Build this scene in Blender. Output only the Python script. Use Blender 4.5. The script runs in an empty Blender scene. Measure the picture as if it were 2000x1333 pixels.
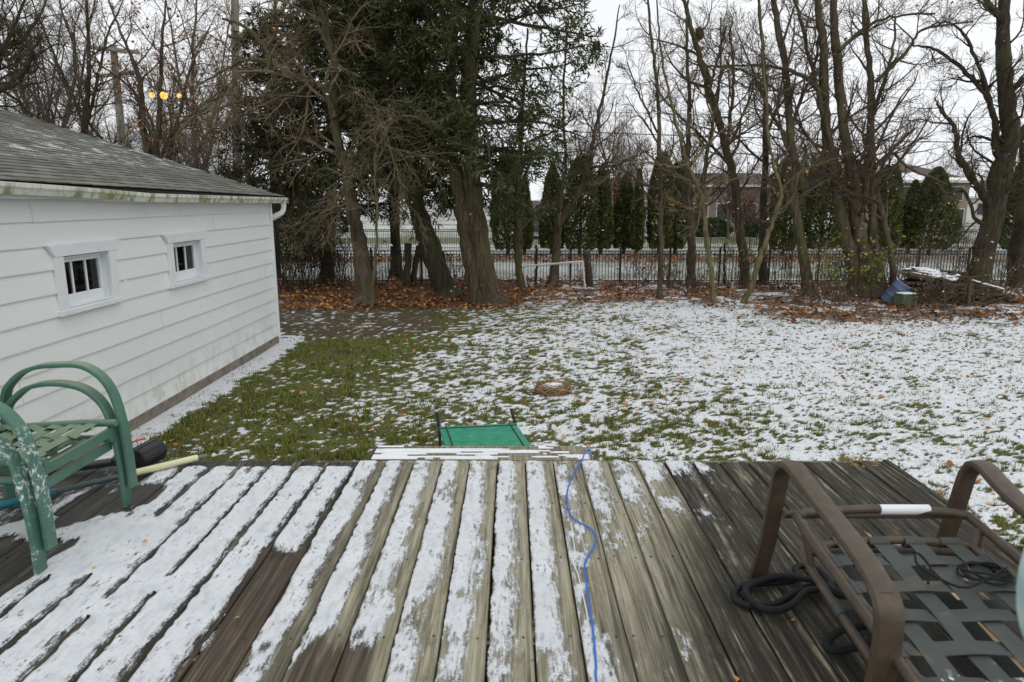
import bpy, bmesh, math, random
import numpy as np
from mathutils import Vector, Matrix

random.seed(7)
rng = np.random.default_rng(7)
SC = bpy.context.scene
COL = SC.collection

# ------------------------------------------------------------------ camera
EYE = np.array([0.0, 0.0, 2.3])
PITCH = math.radians(11.5)
CP, SP = math.cos(PITCH), math.sin(PITCH)
FPX = 1340.0
cam_data = bpy.data.cameras.new('camera')
cam_data.sensor_width = 36.0
cam_data.lens = 36.0 * FPX / 2000.0
cam_data.clip_start = 0.05
cam_data.clip_end = 1500.0
cam_data.dof.use_dof = True
cam_data.dof.focus_distance = 9.0
cam_data.dof.aperture_fstop = 5.6
cam = bpy.data.objects.new('camera', cam_data)
COL.objects.link(cam)
cam.location = EYE
cam.rotation_euler = (math.radians(90) - PITCH, 0, 0)
SC.camera = cam

# ------------------------------------------------------------------ sky, sun, exposure
SUN_EL, SUN_AZ = math.radians(50), math.radians(158)
world = bpy.data.worlds.new('World')
SC.world = world
world.use_nodes = True
wn = world.node_tree
for n in list(wn.nodes):
    wn.nodes.remove(n)
sky = wn.nodes.new('ShaderNodeTexSky')
sky.sky_type = 'NISHITA'
sky.sun_disc = False
sky.sun_elevation = SUN_EL
sky.sun_rotation = SUN_AZ
sky.dust_density = 6.0
hs = wn.nodes.new('ShaderNodeHueSaturation')
hs.inputs['Saturation'].default_value = 0.12
bg1 = wn.nodes.new('ShaderNodeBackground')
bg1.inputs['Strength'].default_value = 0.05
bg2 = wn.nodes.new('ShaderNodeBackground')          # the even cloud layer
tc = wn.nodes.new('ShaderNodeTexCoord')
cn = wn.nodes.new('ShaderNodeTexNoise')
cn.inputs['Scale'].default_value = 2.2
cn.inputs['Detail'].default_value = 4.0
cr = wn.nodes.new('ShaderNodeValToRGB')
cr.color_ramp.elements[0].position = 0.35
cr.color_ramp.elements[0].color = (0.92, 0.945, 0.98, 1)
cr.color_ramp.elements[1].position = 0.7
cr.color_ramp.elements[1].color = (1.0, 1.02, 1.045, 1)
add = wn.nodes.new('ShaderNodeMixShader')
add.inputs[0].default_value = 0.85
wo = wn.nodes.new('ShaderNodeOutputWorld')
L = wn.links.new
L(sky.outputs[0], hs.inputs['Color'])
L(hs.outputs[0], bg1.inputs['Color'])
L(tc.outputs['Generated'], cn.inputs['Vector'])
L(cn.outputs['Fac'], cr.inputs['Fac'])
L(cr.outputs['Color'], bg2.inputs['Color'])
bg2.inputs['Strength'].default_value = 1.0
L(bg1.outputs[0], add.inputs[1])
L(bg2.outputs[0], add.inputs[2])
L(add.outputs[0], wo.inputs['Surface'])

sun_d = bpy.data.lights.new('sun', 'SUN')
sun_d.energy = 0.5
sun_d.angle = math.radians(60)
sun_d.color = (1.0, 0.97, 0.93)
sun = bpy.data.objects.new('sun', sun_d)
COL.objects.link(sun)
sdir = Vector((math.sin(SUN_AZ) * math.cos(SUN_EL), math.cos(SUN_AZ) * math.cos(SUN_EL), math.sin(SUN_EL)))
sun.rotation_euler = sdir.to_track_quat('Z', 'Y').to_euler()

SC.view_settings.view_transform = 'Standard'
SC.view_settings.look = 'None'
SC.view_settings.exposure = 0.22
SC.view_settings.gamma = 1.0
SC.view_settings.use_curve_mapping = False
SC.cycles.max_bounces = 6
SC.cycles.diffuse_bounces = 3
SC.cycles.glossy_bounces = 2
SC.cycles.transparent_max_bounces = 8
SC.cycles.sample_clamp_indirect = 4.0
SC.cycles.use_denoising = True
SC.cycles.denoiser = 'OPENIMAGEDENOISE'
SC.cycles.denoising_input_passes = 'RGB_ALBEDO_NORMAL'
SC.cycles.denoising_prefilter = 'ACCURATE'

# ------------------------------------------------------------------ measuring helpers (photo pixel + distance -> point)
def ray(px, py):
    a = (px - 1000.0) / FPX
    b = (py - 666.5) / FPX
    return np.array([a, CP - b * SP, -SP - b * CP])

def at(px, py, Y):
    d = ray(px, py)
    return EYE + d * (Y / d[1])

def on(px, py, z=0.0):
    d = ray(px, py)
    return EYE + d * ((z - EYE[2]) / d[2])

def pxm(Y):                     # metres per photo pixel at distance Y
    return Y / FPX

DECK = 2.3 - 1.316

# ------------------------------------------------------------------ noise in numpy
_perm = np.random.default_rng(3).random((256, 256))
def vnoise(x, y):
    xi = np.floor(x).astype(int); yi = np.floor(y).astype(int)
    fx = x - xi; fy = y - yi
    fx = fx * fx * (3 - 2 * fx); fy = fy * fy * (3 - 2 * fy)
    a = _perm[xi & 255, yi & 255]; b = _perm[(xi + 1) & 255, yi & 255]
    c = _perm[xi & 255, (yi + 1) & 255]; d = _perm[(xi + 1) & 255, (yi + 1) & 255]
    return (a * (1 - fx) + b * fx) * (1 - fy) + (c * (1 - fx) + d * fx) * fy
def fbm(x, y, o=4, g=0.55):
    s = 0.0; a = 1.0; t = 0.0
    for i in range(o):
        s = s + a * vnoise(x * 2 ** i + 17.3 * i, y * 2 ** i + 9.1 * i); t += a; a *= g
    return s / t
def sstep(a, b, x):
    t = np.clip((x - a) / (b - a), 0, 1)
    return t * t * (3 - 2 * t)

# ------------------------------------------------------------------ objects
W = {}
def tag(o, label=None, cat=None, group=None, kind=None):
    if label: o['label'] = label
    if cat: o['category'] = cat
    if group: o['group'] = group
    if kind: o['kind'] = kind
    return o

def thing(name, loc, label, cat, group=None):
    o = bpy.data.objects.new(name, None)
    o.empty_display_size = 0.1
    COL.objects.link(o)
    o.location = loc
    W[o.name] = np.array(loc, float)
    return tag(o, label, cat, group)

def mesh_np(name, V, faces, mat, smooth=False, attrs=None):
    me = bpy.data.meshes.new(name)
    V = np.ascontiguousarray(V, np.float32)
    loops = []; starts = []; n = 0
    for F in faces:
        F = np.asarray(F, np.int32)
        if len(F) == 0: continue
        loops.append(F.ravel())
        starts.append(n + np.arange(len(F), dtype=np.int32) * F.shape[1])
        n += F.size
    loops = np.concatenate(loops); starts = np.concatenate(starts)
    me.vertices.add(len(V)); me.vertices.foreach_set('co', V.ravel())
    me.loops.add(len(loops)); me.loops.foreach_set('vertex_index', loops)
    me.polygons.add(len(starts)); me.polygons.foreach_set('loop_start', starts)
    me.update(calc_edges=True)
    me.polygons.foreach_set('use_smooth', np.full(len(starts), bool(smooth)))
    if attrs:
        for k, a in attrs.items():
            at_ = me.attributes.new(k, 'FLOAT', 'POINT')
            at_.data.foreach_set('value', np.ascontiguousarray(a, np.float32))
    me.materials.append(mat)
    return me

def obj(name, me, parent=None, loc=(0, 0, 0)):
    o = bpy.data.objects.new(name, me)
    COL.objects.link(o)
    o.location = loc
    if parent is not None:
        o.parent = parent
    W[o.name] = np.array(loc, float) + (W[parent.name] if parent is not None else 0)
    return o

class MB:
    """collects primitives (world coordinates); build() links them as ONE mesh object"""
    def __init__(s):
        s.V = []; s.T = []; s.Q = []; s.A = []; s.n = 0
    def add(s, V, T=None, Q=None, a=0.5):
        V = np.asarray(V, float).reshape(-1, 3)
        if T is not None and len(T): s.T.append(np.asarray(T) + s.n)
        if Q is not None and len(Q): s.Q.append(np.asarray(Q) + s.n)
        s.V.append(V); s.A.append(np.full(len(V), a) if np.isscalar(a) else np.asarray(a)); s.n += len(V)
    def box(s, c, size, R=None, bev=0.0, a=0.5):
        bm = bmesh.new(); bmesh.ops.create_cube(bm, size=1.0)
        for v in bm.verts: v.co = Vector((v.co.x * size[0], v.co.y * size[1], v.co.z * size[2]))
        if bev > 0: bmesh.ops.bevel(bm, geom=bm.edges[:], offset=bev, segments=1, affect='EDGES', profile=0.5)
        V = np.array([v.co[:] for v in bm.verts]); bm.verts.index_update()
        T = [[v.index for v in f.verts] for f in bm.faces if len(f.verts) == 3]
        Q = [[v.index for v in f.verts] for f in bm.faces if len(f.verts) == 4]
        bm.free()
        if R is not None: V = V @ np.array(R).T
        s.add(V + np.array(c), T, Q, a); return s
    def bar(s, p, q, w, h, up=(0, 0, 1), bev=0.0, a=0.5):
        p = np.array(p, float); q = np.array(q, float); d = q - p; Ln = np.linalg.norm(d); d /= Ln
        u = np.array(up, float); u -= d * (u @ d); u /= np.linalg.norm(u); w_ = np.cross(u, d)
        return s.box((p + q) / 2, (w, Ln, h), np.stack([w_, d, u], 1), bev, a)
    def tube(s, P, r, k=8, cap=True, a=0.5):
        P = np.asarray(P, float); S = len(P)
        r = np.full(S, r) if np.isscalar(r) else np.asarray(r, float)
        V, Q = tubes(P[None], r[None], k)
        T = []
        if cap:
            V = np.vstack([V, P[0], P[-1]]); m = S * k
            for i in range(k):
                T.append([m, (i + 1) % k, i]); T.append([m + 1, (S - 1) * k + i, (S - 1) * k + (i + 1) % k])
        s.add(V, T, Q, a); return s
    def sweep(s, P, prof, side, cap=True, a=0.5):
        """profile (K,2) swept along P; first profile axis along `side`, second along side x tangent"""
        P = np.asarray(P, float); prof = np.asarray(prof, float); S = len(P); K = len(prof)
        T_ = np.gradient(P, axis=0); T_ /= np.linalg.norm(T_, axis=1)[:, None]
        sd = np.array(side, float)[None] - T_ * (T_ @ np.array(side, float))[:, None]
        sd /= np.linalg.norm(sd, axis=1)[:, None]
        nn = np.cross(sd, T_)
        V = P[:, None] + prof[None, :, :1] * sd[:, None] + prof[None, :, 1:] * nn[:, None]
        V = V.reshape(-1, 3); Q = []
        for i in range(S - 1):
            for j in range(K):
                Q.append([i * K + j, i * K + (j + 1) % K, (i + 1) * K + (j + 1) % K, (i + 1) * K + j])
        T = []
        if cap:
            V = np.vstack([V, P[0], P[-1]]); m = S * K
            for i in range(K):
                T.append([m, (i + 1) % K, i]); T.append([m + 1, (S - 1) * K + i, (S - 1) * K + (i + 1) % K])
        s.add(V, T, Q, a); return s
    def lathe(s, prof, c, axis=(0, 0, 1), k=16, a=0.5):
        ax = np.array(axis, float); ax /= np.linalg.norm(ax)
        u = np.cross(ax, [0.3, 0.9, 0.2]); u /= np.linalg.norm(u); v = np.cross(ax, u)
        prof = np.asarray(prof, float); S = len(prof); th = np.arange(k) * 2 * math.pi / k
        V = np.array(c) + prof[:, None, 1:] * ax + prof[:, None, :1] * (np.cos(th)[None, :, None] * u + np.sin(th)[None, :, None] * v)
        Q = [[i * k + j, i * k + (j + 1) % k, (i + 1) * k + (j + 1) % k, (i + 1) * k + j] for i in range(S - 1) for j in range(k)]
        s.add(V.reshape(-1, 3), None, Q, a); return s
    def poly(s, pts, nrm_depth, a=0.5):
        """flat polygon extruded by a vector"""
        P = np.asarray(pts, float); K = len(P); D = np.array(nrm_depth, float)
        V = np.vstack([P, P + D, P.mean(0), P.mean(0) + D])
        Q = [[j, (j + 1) % K, K + (j + 1) % K, K + j] for j in range(K)]
        T = [[2 * K, (j + 1) % K, j] for j in range(K)] + [[2 * K + 1, K + j, K + (j + 1) % K] for j in range(K)]
        s.add(V, T, Q, a); return s
    def build(s, name, mat, parent=None, smooth=False):
        V = np.vstack(s.V)
        if parent is not None: V = V - W[parent.name]
        F = []
        if s.Q: F.append(np.vstack(s.Q))
        if s.T: F.append(np.vstack(s.T))
        me = mesh_np(name, V, F, mat, smooth, {'v': np.concatenate(s.A)})
        if smooth:
            try: me.set_sharp_from_angle(angle=math.radians(40))
            except Exception: pass
        return obj(name, me, parent)

def tubes(P, R, k):
    """P (B,S,3), R (B,S) -> vertices, quads"""
    B, S, _ = P.shape
    T = np.gradient(P, axis=1); T /= (np.linalg.norm(T, axis=2, keepdims=True) + 1e-9)
    m = P[:, -1] - P[:, 0]
    ref = np.where((np.abs(m[:, 2]) > 0.8 * np.linalg.norm(m, axis=1))[:, None], np.array([[1.0, 0.2, 0]]), np.array([[0.1, 0.2, 1.0]]))
    ref = np.repeat(ref[:, None], S, 1)
    N = ref - T * (ref * T).sum(2, keepdims=True); N /= (np.linalg.norm(N, axis=2, keepdims=True) + 1e-9)
    Bn = np.cross(T, N)
    th = np.arange(k) * 2 * math.pi / k
    V = P[:, :, None] + R[:, :, None, None] * (np.cos(th)[None, None, :, None] * N[:, :, None] + np.sin(th)[None, None, :, None] * Bn[:, :, None])
    i = np.arange(S - 1)[:, None]; j = np.arange(k)[None]
    q = np.stack([i * k + j, i * k + (j + 1) % k, (i + 1) * k + (j + 1) % k, (i + 1) * k + j], -1).reshape(-1, 4)
    Q = (q[None] + (np.arange(B) * S * k)[:, None, None]).reshape(-1, 4)
    return V.reshape(-1, 3), Q

def smooth_path(P, n):
    P = np.asarray(P, float)
    Q = np.vstack([2 * P[0] - P[1], P, 2 * P[-1] - P[-2]])
    out = []; m = len(P) - 1
    for t in np.linspace(0, m, n):
        i = min(int(t), m - 1); f = t - i
        p0, p1, p2, p3 = Q[i], Q[i + 1], Q[i + 2], Q[i + 3]
        out.append(0.5 * (2 * p1 + (p2 - p0) * f + (2 * p0 - 5 * p1 + 4 * p2 - p3) * f * f + (3 * p1 - p0 - 3 * p2 + p3) * f ** 3))
    return np.array(out)

# ------------------------------------------------------------------ materials
class NT:
    def __init__(s, name):
        s.m = bpy.data.materials.new(name); s.m.use_nodes = True; s.t = s.m.node_tree
        for n in list(s.t.nodes): s.t.nodes.remove(n)
        s.out = s.t.nodes.new('ShaderNodeOutputMaterial')
        s.b = s.t.nodes.new('ShaderNodeBsdfPrincipled')
        s.t.links.new(s.b.outputs[0], s.out.inputs['Surface'])
        s.geo = None
    def n(s, typ): return s.t.nodes.new(typ)
    def l(s, a, b): s.t.links.new(a, b)
    def put(s, sock, v):
        if hasattr(v, 'is_output'): s.l(v, sock)
        elif isinstance(v, (tuple, list)): sock.default_value = (*v, 1) if len(v) == 3 and sock.type == 'RGBA' else v
        else: sock.default_value = v
    def pos(s):
        if s.geo is None: s.geo = s.n('ShaderNodeNewGeometry')
        return s.geo.outputs['Position']
    def vm(s, op, a, b):
        n = s.n('ShaderNodeVectorMath'); n.operation = op; s.put(n.inputs[0], a); s.put(n.inputs[1], b); return n.outputs[0]
    def scaled(s, vec, sc): return s.vm('MULTIPLY', vec, sc)
    def noise(s, vec, scale=1.0, detail=4.0, rough=0.55, dist=0.0):
        n = s.n('ShaderNodeTexNoise'); s.l(vec, n.inputs['Vector'])
        n.inputs['Scale'].default_value = scale; n.inputs['Detail'].default_value = detail
        n.inputs['Roughness'].default_value = rough; n.inputs['Distortion'].default_value = dist
        return n.outputs['Fac']
    def ramp(s, fac, stops):
        n = s.n('ShaderNodeValToRGB'); s.put(n.inputs[0], fac); e = n.color_ramp.elements
        while len(e) < len(stops): e.new(0.5)
        for i, (p, c) in enumerate(stops):
            e[i].position = p; e[i].color = (*c, 1) if not np.isscalar(c) else (c, c, c, 1)
        return n.outputs[0]
    def mix(s, f, a, b, mode='MIX'):
        n = s.n('ShaderNodeMix'); n.data_type = 'RGBA'; n.blend_type = mode
        s.put(n.inputs[0], f); s.put(n.inputs[6], a); s.put(n.inputs[7], b); return n.outputs[2]
    def math(s, op, a, b=0.0, clamp=False):
        n = s.n('ShaderNodeMath'); n.operation = op; n.use_clamp = clamp; s.put(n.inputs[0], a); s.put(n.inputs[1], b); return n.outputs[0]
    def step(s, f, lo, hi):
        if lo > hi: return s.math('SUBTRACT', 1.0, s.step(f, hi, lo))
        n = s.n('ShaderNodeMapRange'); n.interpolation_type = 'SMOOTHSTEP'
        s.put(n.inputs[0], f); n.inputs[1].default_value = lo; n.inputs[2].default_value = hi; return n.outputs[0]
    def attr(s, name):
        n = s.n('ShaderNodeAttribute'); n.attribute_name = name; return n.outputs['Fac']
    def rnd(s):
        n = s.n('ShaderNodeObjectInfo'); return n.outputs['Random']
    def xyz(s, vec=None):
        n = s.n('ShaderNodeSeparateXYZ'); s.l(vec if vec is not None else s.pos(), n.inputs[0]); return n.outputs
    def bump(s, h, strength=0.4, dist=0.01):
        n = s.n('ShaderNodeBump'); n.inputs['Strength'].default_value = strength; n.inputs['Distance'].default_value = dist
        s.l(h, n.inputs['Height']); s.l(n.outputs[0], s.b.inputs['Normal'])
    def done(s, col, rough=0.8, spec=0.3, metal=0.0):
        s.put(s.b.inputs['Base Color'], col); s.put(s.b.inputs['Roughness'], rough)
        s.put(s.b.inputs['Specular IOR Level'], spec); s.b.inputs['Metallic'].default_value = metal
        return s.m

def plain(name, c, rough=0.6, var=0.25, scale=30.0, spec=0.4, metal=0.0, bump=0.15, c2=None):
    t = NT(name); f = t.noise(t.pos(), scale, 5)
    lo = tuple(x * (1 - var) for x in c); hi = c2 if c2 else tuple(min(1, x * (1 + var)) for x in c)
    if bump: t.bump(t.noise(t.pos(), scale * 4, 3), bump, 0.004)
    return t.done(t.ramp(f, [(0.3, lo), (0.7, hi)]), rough, spec, metal)

def bark(name, c1, c2, moss=0.0, sx=14.0, sz=2.2, bs=0.8):
    t = NT(name); v = t.scaled(t.pos(), (sx, sx, sz))
    f = t.noise(v, 1.0, 6, 0.65, 0.6); g = t.noise(t.pos(), 1.3, 3)
    col = t.ramp(f, [(0.3, tuple(x * 0.45 for x in c1)), (0.5, c1), (0.72, c2)])
    if moss: col = t.mix(t.math('MULTIPLY', t.step(g, 0.45, 0.65), moss), col, (0.10, 0.11, 0.035))
    t.bump(f, bs, 0.03)
    return t.done(col, 0.9, 0.15)

M = {}
M['bark'] = bark('bark_grey_brown', (0.085, 0.067, 0.046), (0.165, 0.137, 0.098), 0.4)
M['bark_dark'] = bark('bark_dark', (0.050, 0.040, 0.029), (0.100, 0.082, 0.062), 0.35)
M['bark_green'] = bark('bark_greenish', (0.135, 0.115, 0.06), (0.24, 0.205, 0.12), 0.5)
M['bark_cedar'] = bark('bark_cedar', (0.070, 0.053, 0.035), (0.170, 0.134, 0.092), 0.4, 26.0, 1.6, 1.0)
M['twig'] = plain('twig_brown', (0.105, 0.082, 0.060), 0.9, 0.4, 6.0, 0.1, bump=0)
M['twig_pale'] = plain('twig_pale', (0.165, 0.133, 0.083), 0.9, 0.45, 5.0, 0.1, bump=0)
M['twig_far'] = plain('twig_far', (0.125, 0.103, 0.083), 0.9, 0.35, 3.0, 0.1, bump=0)

def leafy(name, stops, rough=0.7, trans=0.0):
    t = NT(name); f = t.attr('v')
    return t.done(t.ramp(f, stops), rough, 0.25)
M['cedar_leaf'] = leafy('cedar_foliage', [(0.0, (0.022, 0.028, 0.010)), (0.45, (0.046, 0.060, 0.018)), (0.85, (0.088, 0.104, 0.030)), (1.0, (0.135, 0.115, 0.055))])
M['spruce_leaf'] = leafy('spruce_foliage', [(0.0, (0.022, 0.023, 0.012)), (0.5, (0.052, 0.050, 0.024)), (0.9, (0.098, 0.086, 0.042)), (1.0, (0.15, 0.11, 0.065))])
M['arb_leaf'] = leafy('arborvitae_foliage', [(0.0, (0.036, 0.044, 0.014)), (0.5, (0.082, 0.098, 0.028)), (0.85, (0.150, 0.160, 0.052)), (1.0, (0.20, 0.15, 0.075))])
M['litter'] = leafy('fallen_maple_leaves', [(0.0, (0.085, 0.040, 0.020)), (0.3, (0.215, 0.094, 0.038)), (0.6, (0.385, 0.170, 0.056)), (0.85, (0.50, 0.25, 0.09)), (1.0, (0.62, 0.42, 0.20))], 0.75)
M['green_leaf'] = leafy('late_green_leaves', [(0.0, (0.10, 0.12, 0.02)), (0.5, (0.20, 0.24, 0.04)), (1.0, (0.38, 0.36, 0.07))])
M['dark_leaf'] = leafy('dark_green_leaves', [(0.0, (0.02, 0.035, 0.012)), (0.6, (0.05, 0.075, 0.02)), (1.0, (0.12, 0.14, 0.03))])
M['red_leaf'] = leafy('red_brown_leaves', [(0.0, (0.10, 0.035, 0.03)), (1.0, (0.26, 0.12, 0.08))])
M['olive_leaf'] = leafy('yellow_green_leaves', [(0.0, (0.11, 0.12, 0.03)), (1.0, (0.30, 0.28, 0.08))])
M['grass'] = leafy('grass_blades', [(0.0, (0.040, 0.055, 0.010)), (0.45, (0.115, 0.145, 0.022)), (0.75, (0.20, 0.205, 0.042)), (0.9, (0.20, 0.165, 0.075)), (1.0, (0.20, 0.13, 0.07))])
M['straw'] = leafy('straw', [(0.0, (0.11, 0.06, 0.03)), (0.6, (0.30, 0.19, 0.10)), (1.0, (0.48, 0.35, 0.20))])

def snow_mat():
    t = NT('snow'); p = t.pos()
    f = t.noise(p, 90.0, 4); g = t.noise(p, 6.0, 3)
    t.bump(t.math('ADD', t.math('MULTIPLY', f, 0.35), g), 0.35, 0.02)
    return t.done(t.ramp(g, [(0.3, (0.70, 0.73, 0.755)), (0.7, (0.78, 0.80, 0.82))]), 0.75, 0.2)
M['snow'] = snow_mat()
# ================================================================== THE GROUND
def lawn_cov(X, Y):
    c = 0.53 + 0.20 * sstep(0.5, 4.0, X) + 0.10 * sstep(6.5, 9.0, Y) * sstep(-1.5, 0.8, X)
    c = c - 0.29 * sstep(-0.3, -2.7, X) * (1 - 0.5 * sstep(4.2, 3.6, Y)) - 0.16 * sstep(6.4, 4.4, Y) * sstep(-1.8, 0.0, X)
    c = c + 0.9 * sstep(-3.42, -3.62, X + 0.12 * (vnoise(Y * 3, X * 3) - 0.5))
    mud = mudness(X, Y)
    c = c * (1 - mud) + 0.24 * mud
    band = sstep(9.6, 10.3, Y) * sstep(11.6, 11.0, Y) * sstep(-1.0, -2.0, X)
    return c - 0.30 * band * (X > -3.4)
def mudness(X, Y):
    return sstep(11.2, 12.2, Y + 0.5 * (vnoise(X * 1.1, Y * 1.1) - 0.5)) * sstep(0.2, -2.2, X) * sstep(15.5, 14.5, Y)
def lawn_snow(X, Y):
    f = 0.78 * fbm(X * 12.5, Y * 12.5, 3, 0.9) + 0.22 * fbm(X * 1.5 + 40, Y * 1.5, 3)
    return sstep(-0.16, 0.16, lawn_cov(X, Y) - 0.5 + (f - 0.5) * 2.3)
def lawn_z(X, Y, s):
    return 0.03 * (fbm(X * 0.8, Y * 0.8, 2) - 0.5) + 0.012 * s

def ground_mat():
    t = NT('snowy_lawn'); p = t.pos()
    sn = t.attr('snow'); mud = t.attr('mud'); lit = t.attr('litter')
    fine = t.noise(p, 34.0, 8, 0.78)
    m = t.math('ADD', sn, t.math('MULTIPLY', t.math('SUBTRACT', fine, 0.5), 3.4))
    m = t.math('ADD', m, t.math('MULTIPLY', t.math('SUBTRACT', t.noise(p, 95.0, 3, 0.7), 0.5), 1.6))
    m = t.step(m, 0.42, 0.76)
    g1 = t.noise(p, 60.0, 6, 0.7); g2 = t.noise(p, 1.7, 3)
    grass = t.ramp(g1, [(0.3, (0.040, 0.046, 0.012)), (0.5, (0.095, 0.108, 0.026)), (0.7, (0.16, 0.15, 0.055))])
    grass = t.mix(t.step(g2, 0.45, 0.7), grass, (0.075, 0.066, 0.032))
    soil = t.ramp(g1, [(0.3, (0.034, 0.025, 0.016)), (0.55, (0.092, 0.068, 0.045)), (0.72, (0.17, 0.13, 0.085))])
    soil = t.mix(t.step(t.noise(p, 9.0, 4), 0.52, 0.62), soil, (0.06, 0.066, 0.025))
    base = t.mix(mud, grass, soil)
    brown = t.ramp(t.noise(p, 22.0, 5, 0.7), [(0.3, (0.04, 0.022, 0.012)), (0.55, (0.12, 0.055, 0.024)), (0.75, (0.22, 0.10, 0.035))])
    base = t.mix(lit, base, brown)
    w = t.noise(p, 7.0, 3)
    white = t.ramp(w, [(0.3, (0.62, 0.645, 0.67)), (0.7, (0.72, 0.74, 0.76))])
    t.bump(t.math('ADD', t.math('MULTIPLY', m, 0.6), t.noise(p, 70.0, 4)), 0.5, 0.015)
    return t.done(t.mix(m, base, white), 0.85, 0.15)
M['ground'] = ground_mat()

def litter_w(X, Y):
    wob = 0.6 * (fbm(X * 0.9, Y * 0.9, 3) - 0.5)
    left = sstep(14.2, 15.2, Y + wob) * sstep(0.8, -0.8, X)
    mid = sstep(14.4, 17.0, Y + 2 * wob) * sstep(-1.2, 0.4, X) * sstep(6.0, 4.5, X)
    right = sstep(12.1, 13.7, Y + 1.5 * wob - 0.03 * X) * sstep(4.0, 6.2, X) * 0.8
    return np.clip(left + mid * 0.85 + right, 0, 1) * sstep(20.6, 19.8, Y)

# near lawn: a fine relief grid, finer close to the deck
ys = [2.9]
while ys[-1] < 20.6: ys.append(ys[-1] + max(0.022, 0.0068 * ys[-1]))
ys = np.array(ys)
u = np.linspace(-1, 1, 360)
half = np.clip(0.80 * ys + 1.2, 4.2, None)
gx = half[:, None] * u[None]
gy = np.repeat(ys[:, None], len(u), 1)
sn = lawn_snow(gx, gy)
lw = litter_w(gx, gy)
sn = sn * (1 - 0.8 * lw * (fbm(gx * 3, gy * 3, 3) < 0.56 + 0.2 * (gx < 0.3)))
gz = lawn_z(gx, gy, sn)
V = np.stack([gx, gy, gz], -1).reshape(-1, 3)
ny, nx = gx.shape
ii = np.arange(ny - 1)[:, None]; jj = np.arange(nx - 1)[None]
Q = np.stack([ii * nx + jj, ii * nx + jj + 1, (ii + 1) * nx + jj + 1, (ii + 1) * nx + jj], -1).reshape(-1, 4)
me = mesh_np('lawn', V, [Q], M['ground'], True, {'snow': sn.ravel(), 'mud': mudness(gx, gy).ravel(), 'litter': np.clip(lw * 1.1, 0, 1).ravel()})
tag(obj('lawn', me), kind='structure')

# far ground: one sheet to the horizon, a few centimetres lower
gx = np.concatenate([-np.geomspace(600, 6, 40), np.linspace(-5, 5, 20), np.geomspace(6, 600, 40)])
gy = np.concatenate([np.linspace(-60, 18, 20), np.linspace(18.5, 70, 200), np.geomspace(72, 900, 40)])
GX, GY = np.meshgrid(gx, gy)
c = 0.54 - 0.25 * sstep(38, 41, GY) * sstep(48, 44, GY) + 0.6 * (fbm(GX * 0.3, GY * 0.5, 3) - 0.5)
V = np.stack([GX, GY, np.full_like(GX, -0.05)], -1).reshape(-1, 3)
ny, nx = GX.shape
ii = np.arange(ny - 1)[:, None]; jj = np.arange(nx - 1)[None]
Q = np.stack([ii * nx + jj, ii * nx + jj + 1, (ii + 1) * nx + jj + 1, (ii + 1) * nx + jj], -1).reshape(-1, 4)
leafy_strip = sstep(26.5, 27.5, GY) * sstep(31, 29.5, GY) * 0.75
me = mesh_np('ground', V, [Q], M['ground'], False, {'snow': (c - 0.25 * leafy_strip).ravel(), 'mud': 0 * GX.ravel(), 'litter': leafy_strip.ravel()})
tag(obj('ground', me), kind='structure')

# grass blades standing through the snow
def grass_blades(n):
    Y = 3.36 + (rng.random(n) ** 1.8) * 12.0
    X = (rng.random(n) * 2 - 1) * (0.79 * Y + 0.6)
    s = lawn_snow(X, Y); tuft = fbm(X * 4.2 + 9, Y * 4.2, 3)
    p = (1 - s) * (0.45 + 0.8 * (tuft > 0.5)) + 0.26
    p *= 1 - 0.88 * mudness(X, Y)
    p *= 1 - 0.8 * litter_w(X, Y)
    k = (rng.random(n) < p) & (X > -3.78) & ~((X < 1.9) & (Y < 3.45))
    X, Y, s, tuft = X[k], Y[k], s[k], tuft[k]; n = len(X)
    z = lawn_z(X, Y, s * 0.0) - 0.004
    h = (0.016 + 0.030 * rng.random(n)) * (0.7 + 0.9 * sstep(0.48, 0.65, tuft)) * (1 - 0.25 * s)
    th = rng.random(n) * 6.283; lean = rng.random(n) * 1.1
    dx, dy = np.cos(th), np.sin(th)
    w = (0.0022 + 0.002 * rng.random(n)) * (1 + 0.10 * Y)
    B = np.stack([X, Y, z], -1); sd = np.stack([-dy, dx, 0 * dx], -1) * w[:, None]
    tip = B + np.stack([dx * lean * h, dy * lean * h, h], -1)
    V = np.stack([B - sd, B + sd, tip], 1).reshape(-1, 3)
    a = np.clip(rng.normal(0.48, 0.2, n) + 0.5 * (rng.random(n) < 0.07), 0, 1)
    me = mesh_np('grass', V, [np.arange(3 * n).reshape(-1, 3)], M['grass'], False, {'v': np.repeat(a, 3)})
    tag(obj('grass', me), kind='stuff')
grass_blades(620000)

# fallen leaves
def leaf_template(seed, curl):
    r = np.random.default_rng(seed)
    th = np.array([-1.57, -0.75, -0.42, 0.0, 0.45, 0.85, 1.57, 2.29, 2.69, 3.14, 3.56, 3.89])
    rad = np.array([0.35, 0.70, 0.45, 0.95, 0.50, 0.9, 1.1, 0.9, 0.50, 0.95, 0.45, 0.70]) * (0.85 + 0.3 * r.random(12))
    x, y = rad * np.cos(th), rad * np.sin(th)
    z = curl * (x * x) + 0.5 * curl * y * y * np.sign(r.random() - 0.5) + 0.10 * r.random(12)
    V = np.vstack([[0, 0.05, 0.0], np.stack([x, y, z], -1)])
    T = np.array([[0, 1 + i, 1 + (i + 1) % 12] for i in range(12)])
    return V, T
TPL = [leaf_template(i, c) for i, c in enumerate([0.25, 0.5, -0.3, 0.7, 0.1, -0.5])]

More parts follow.
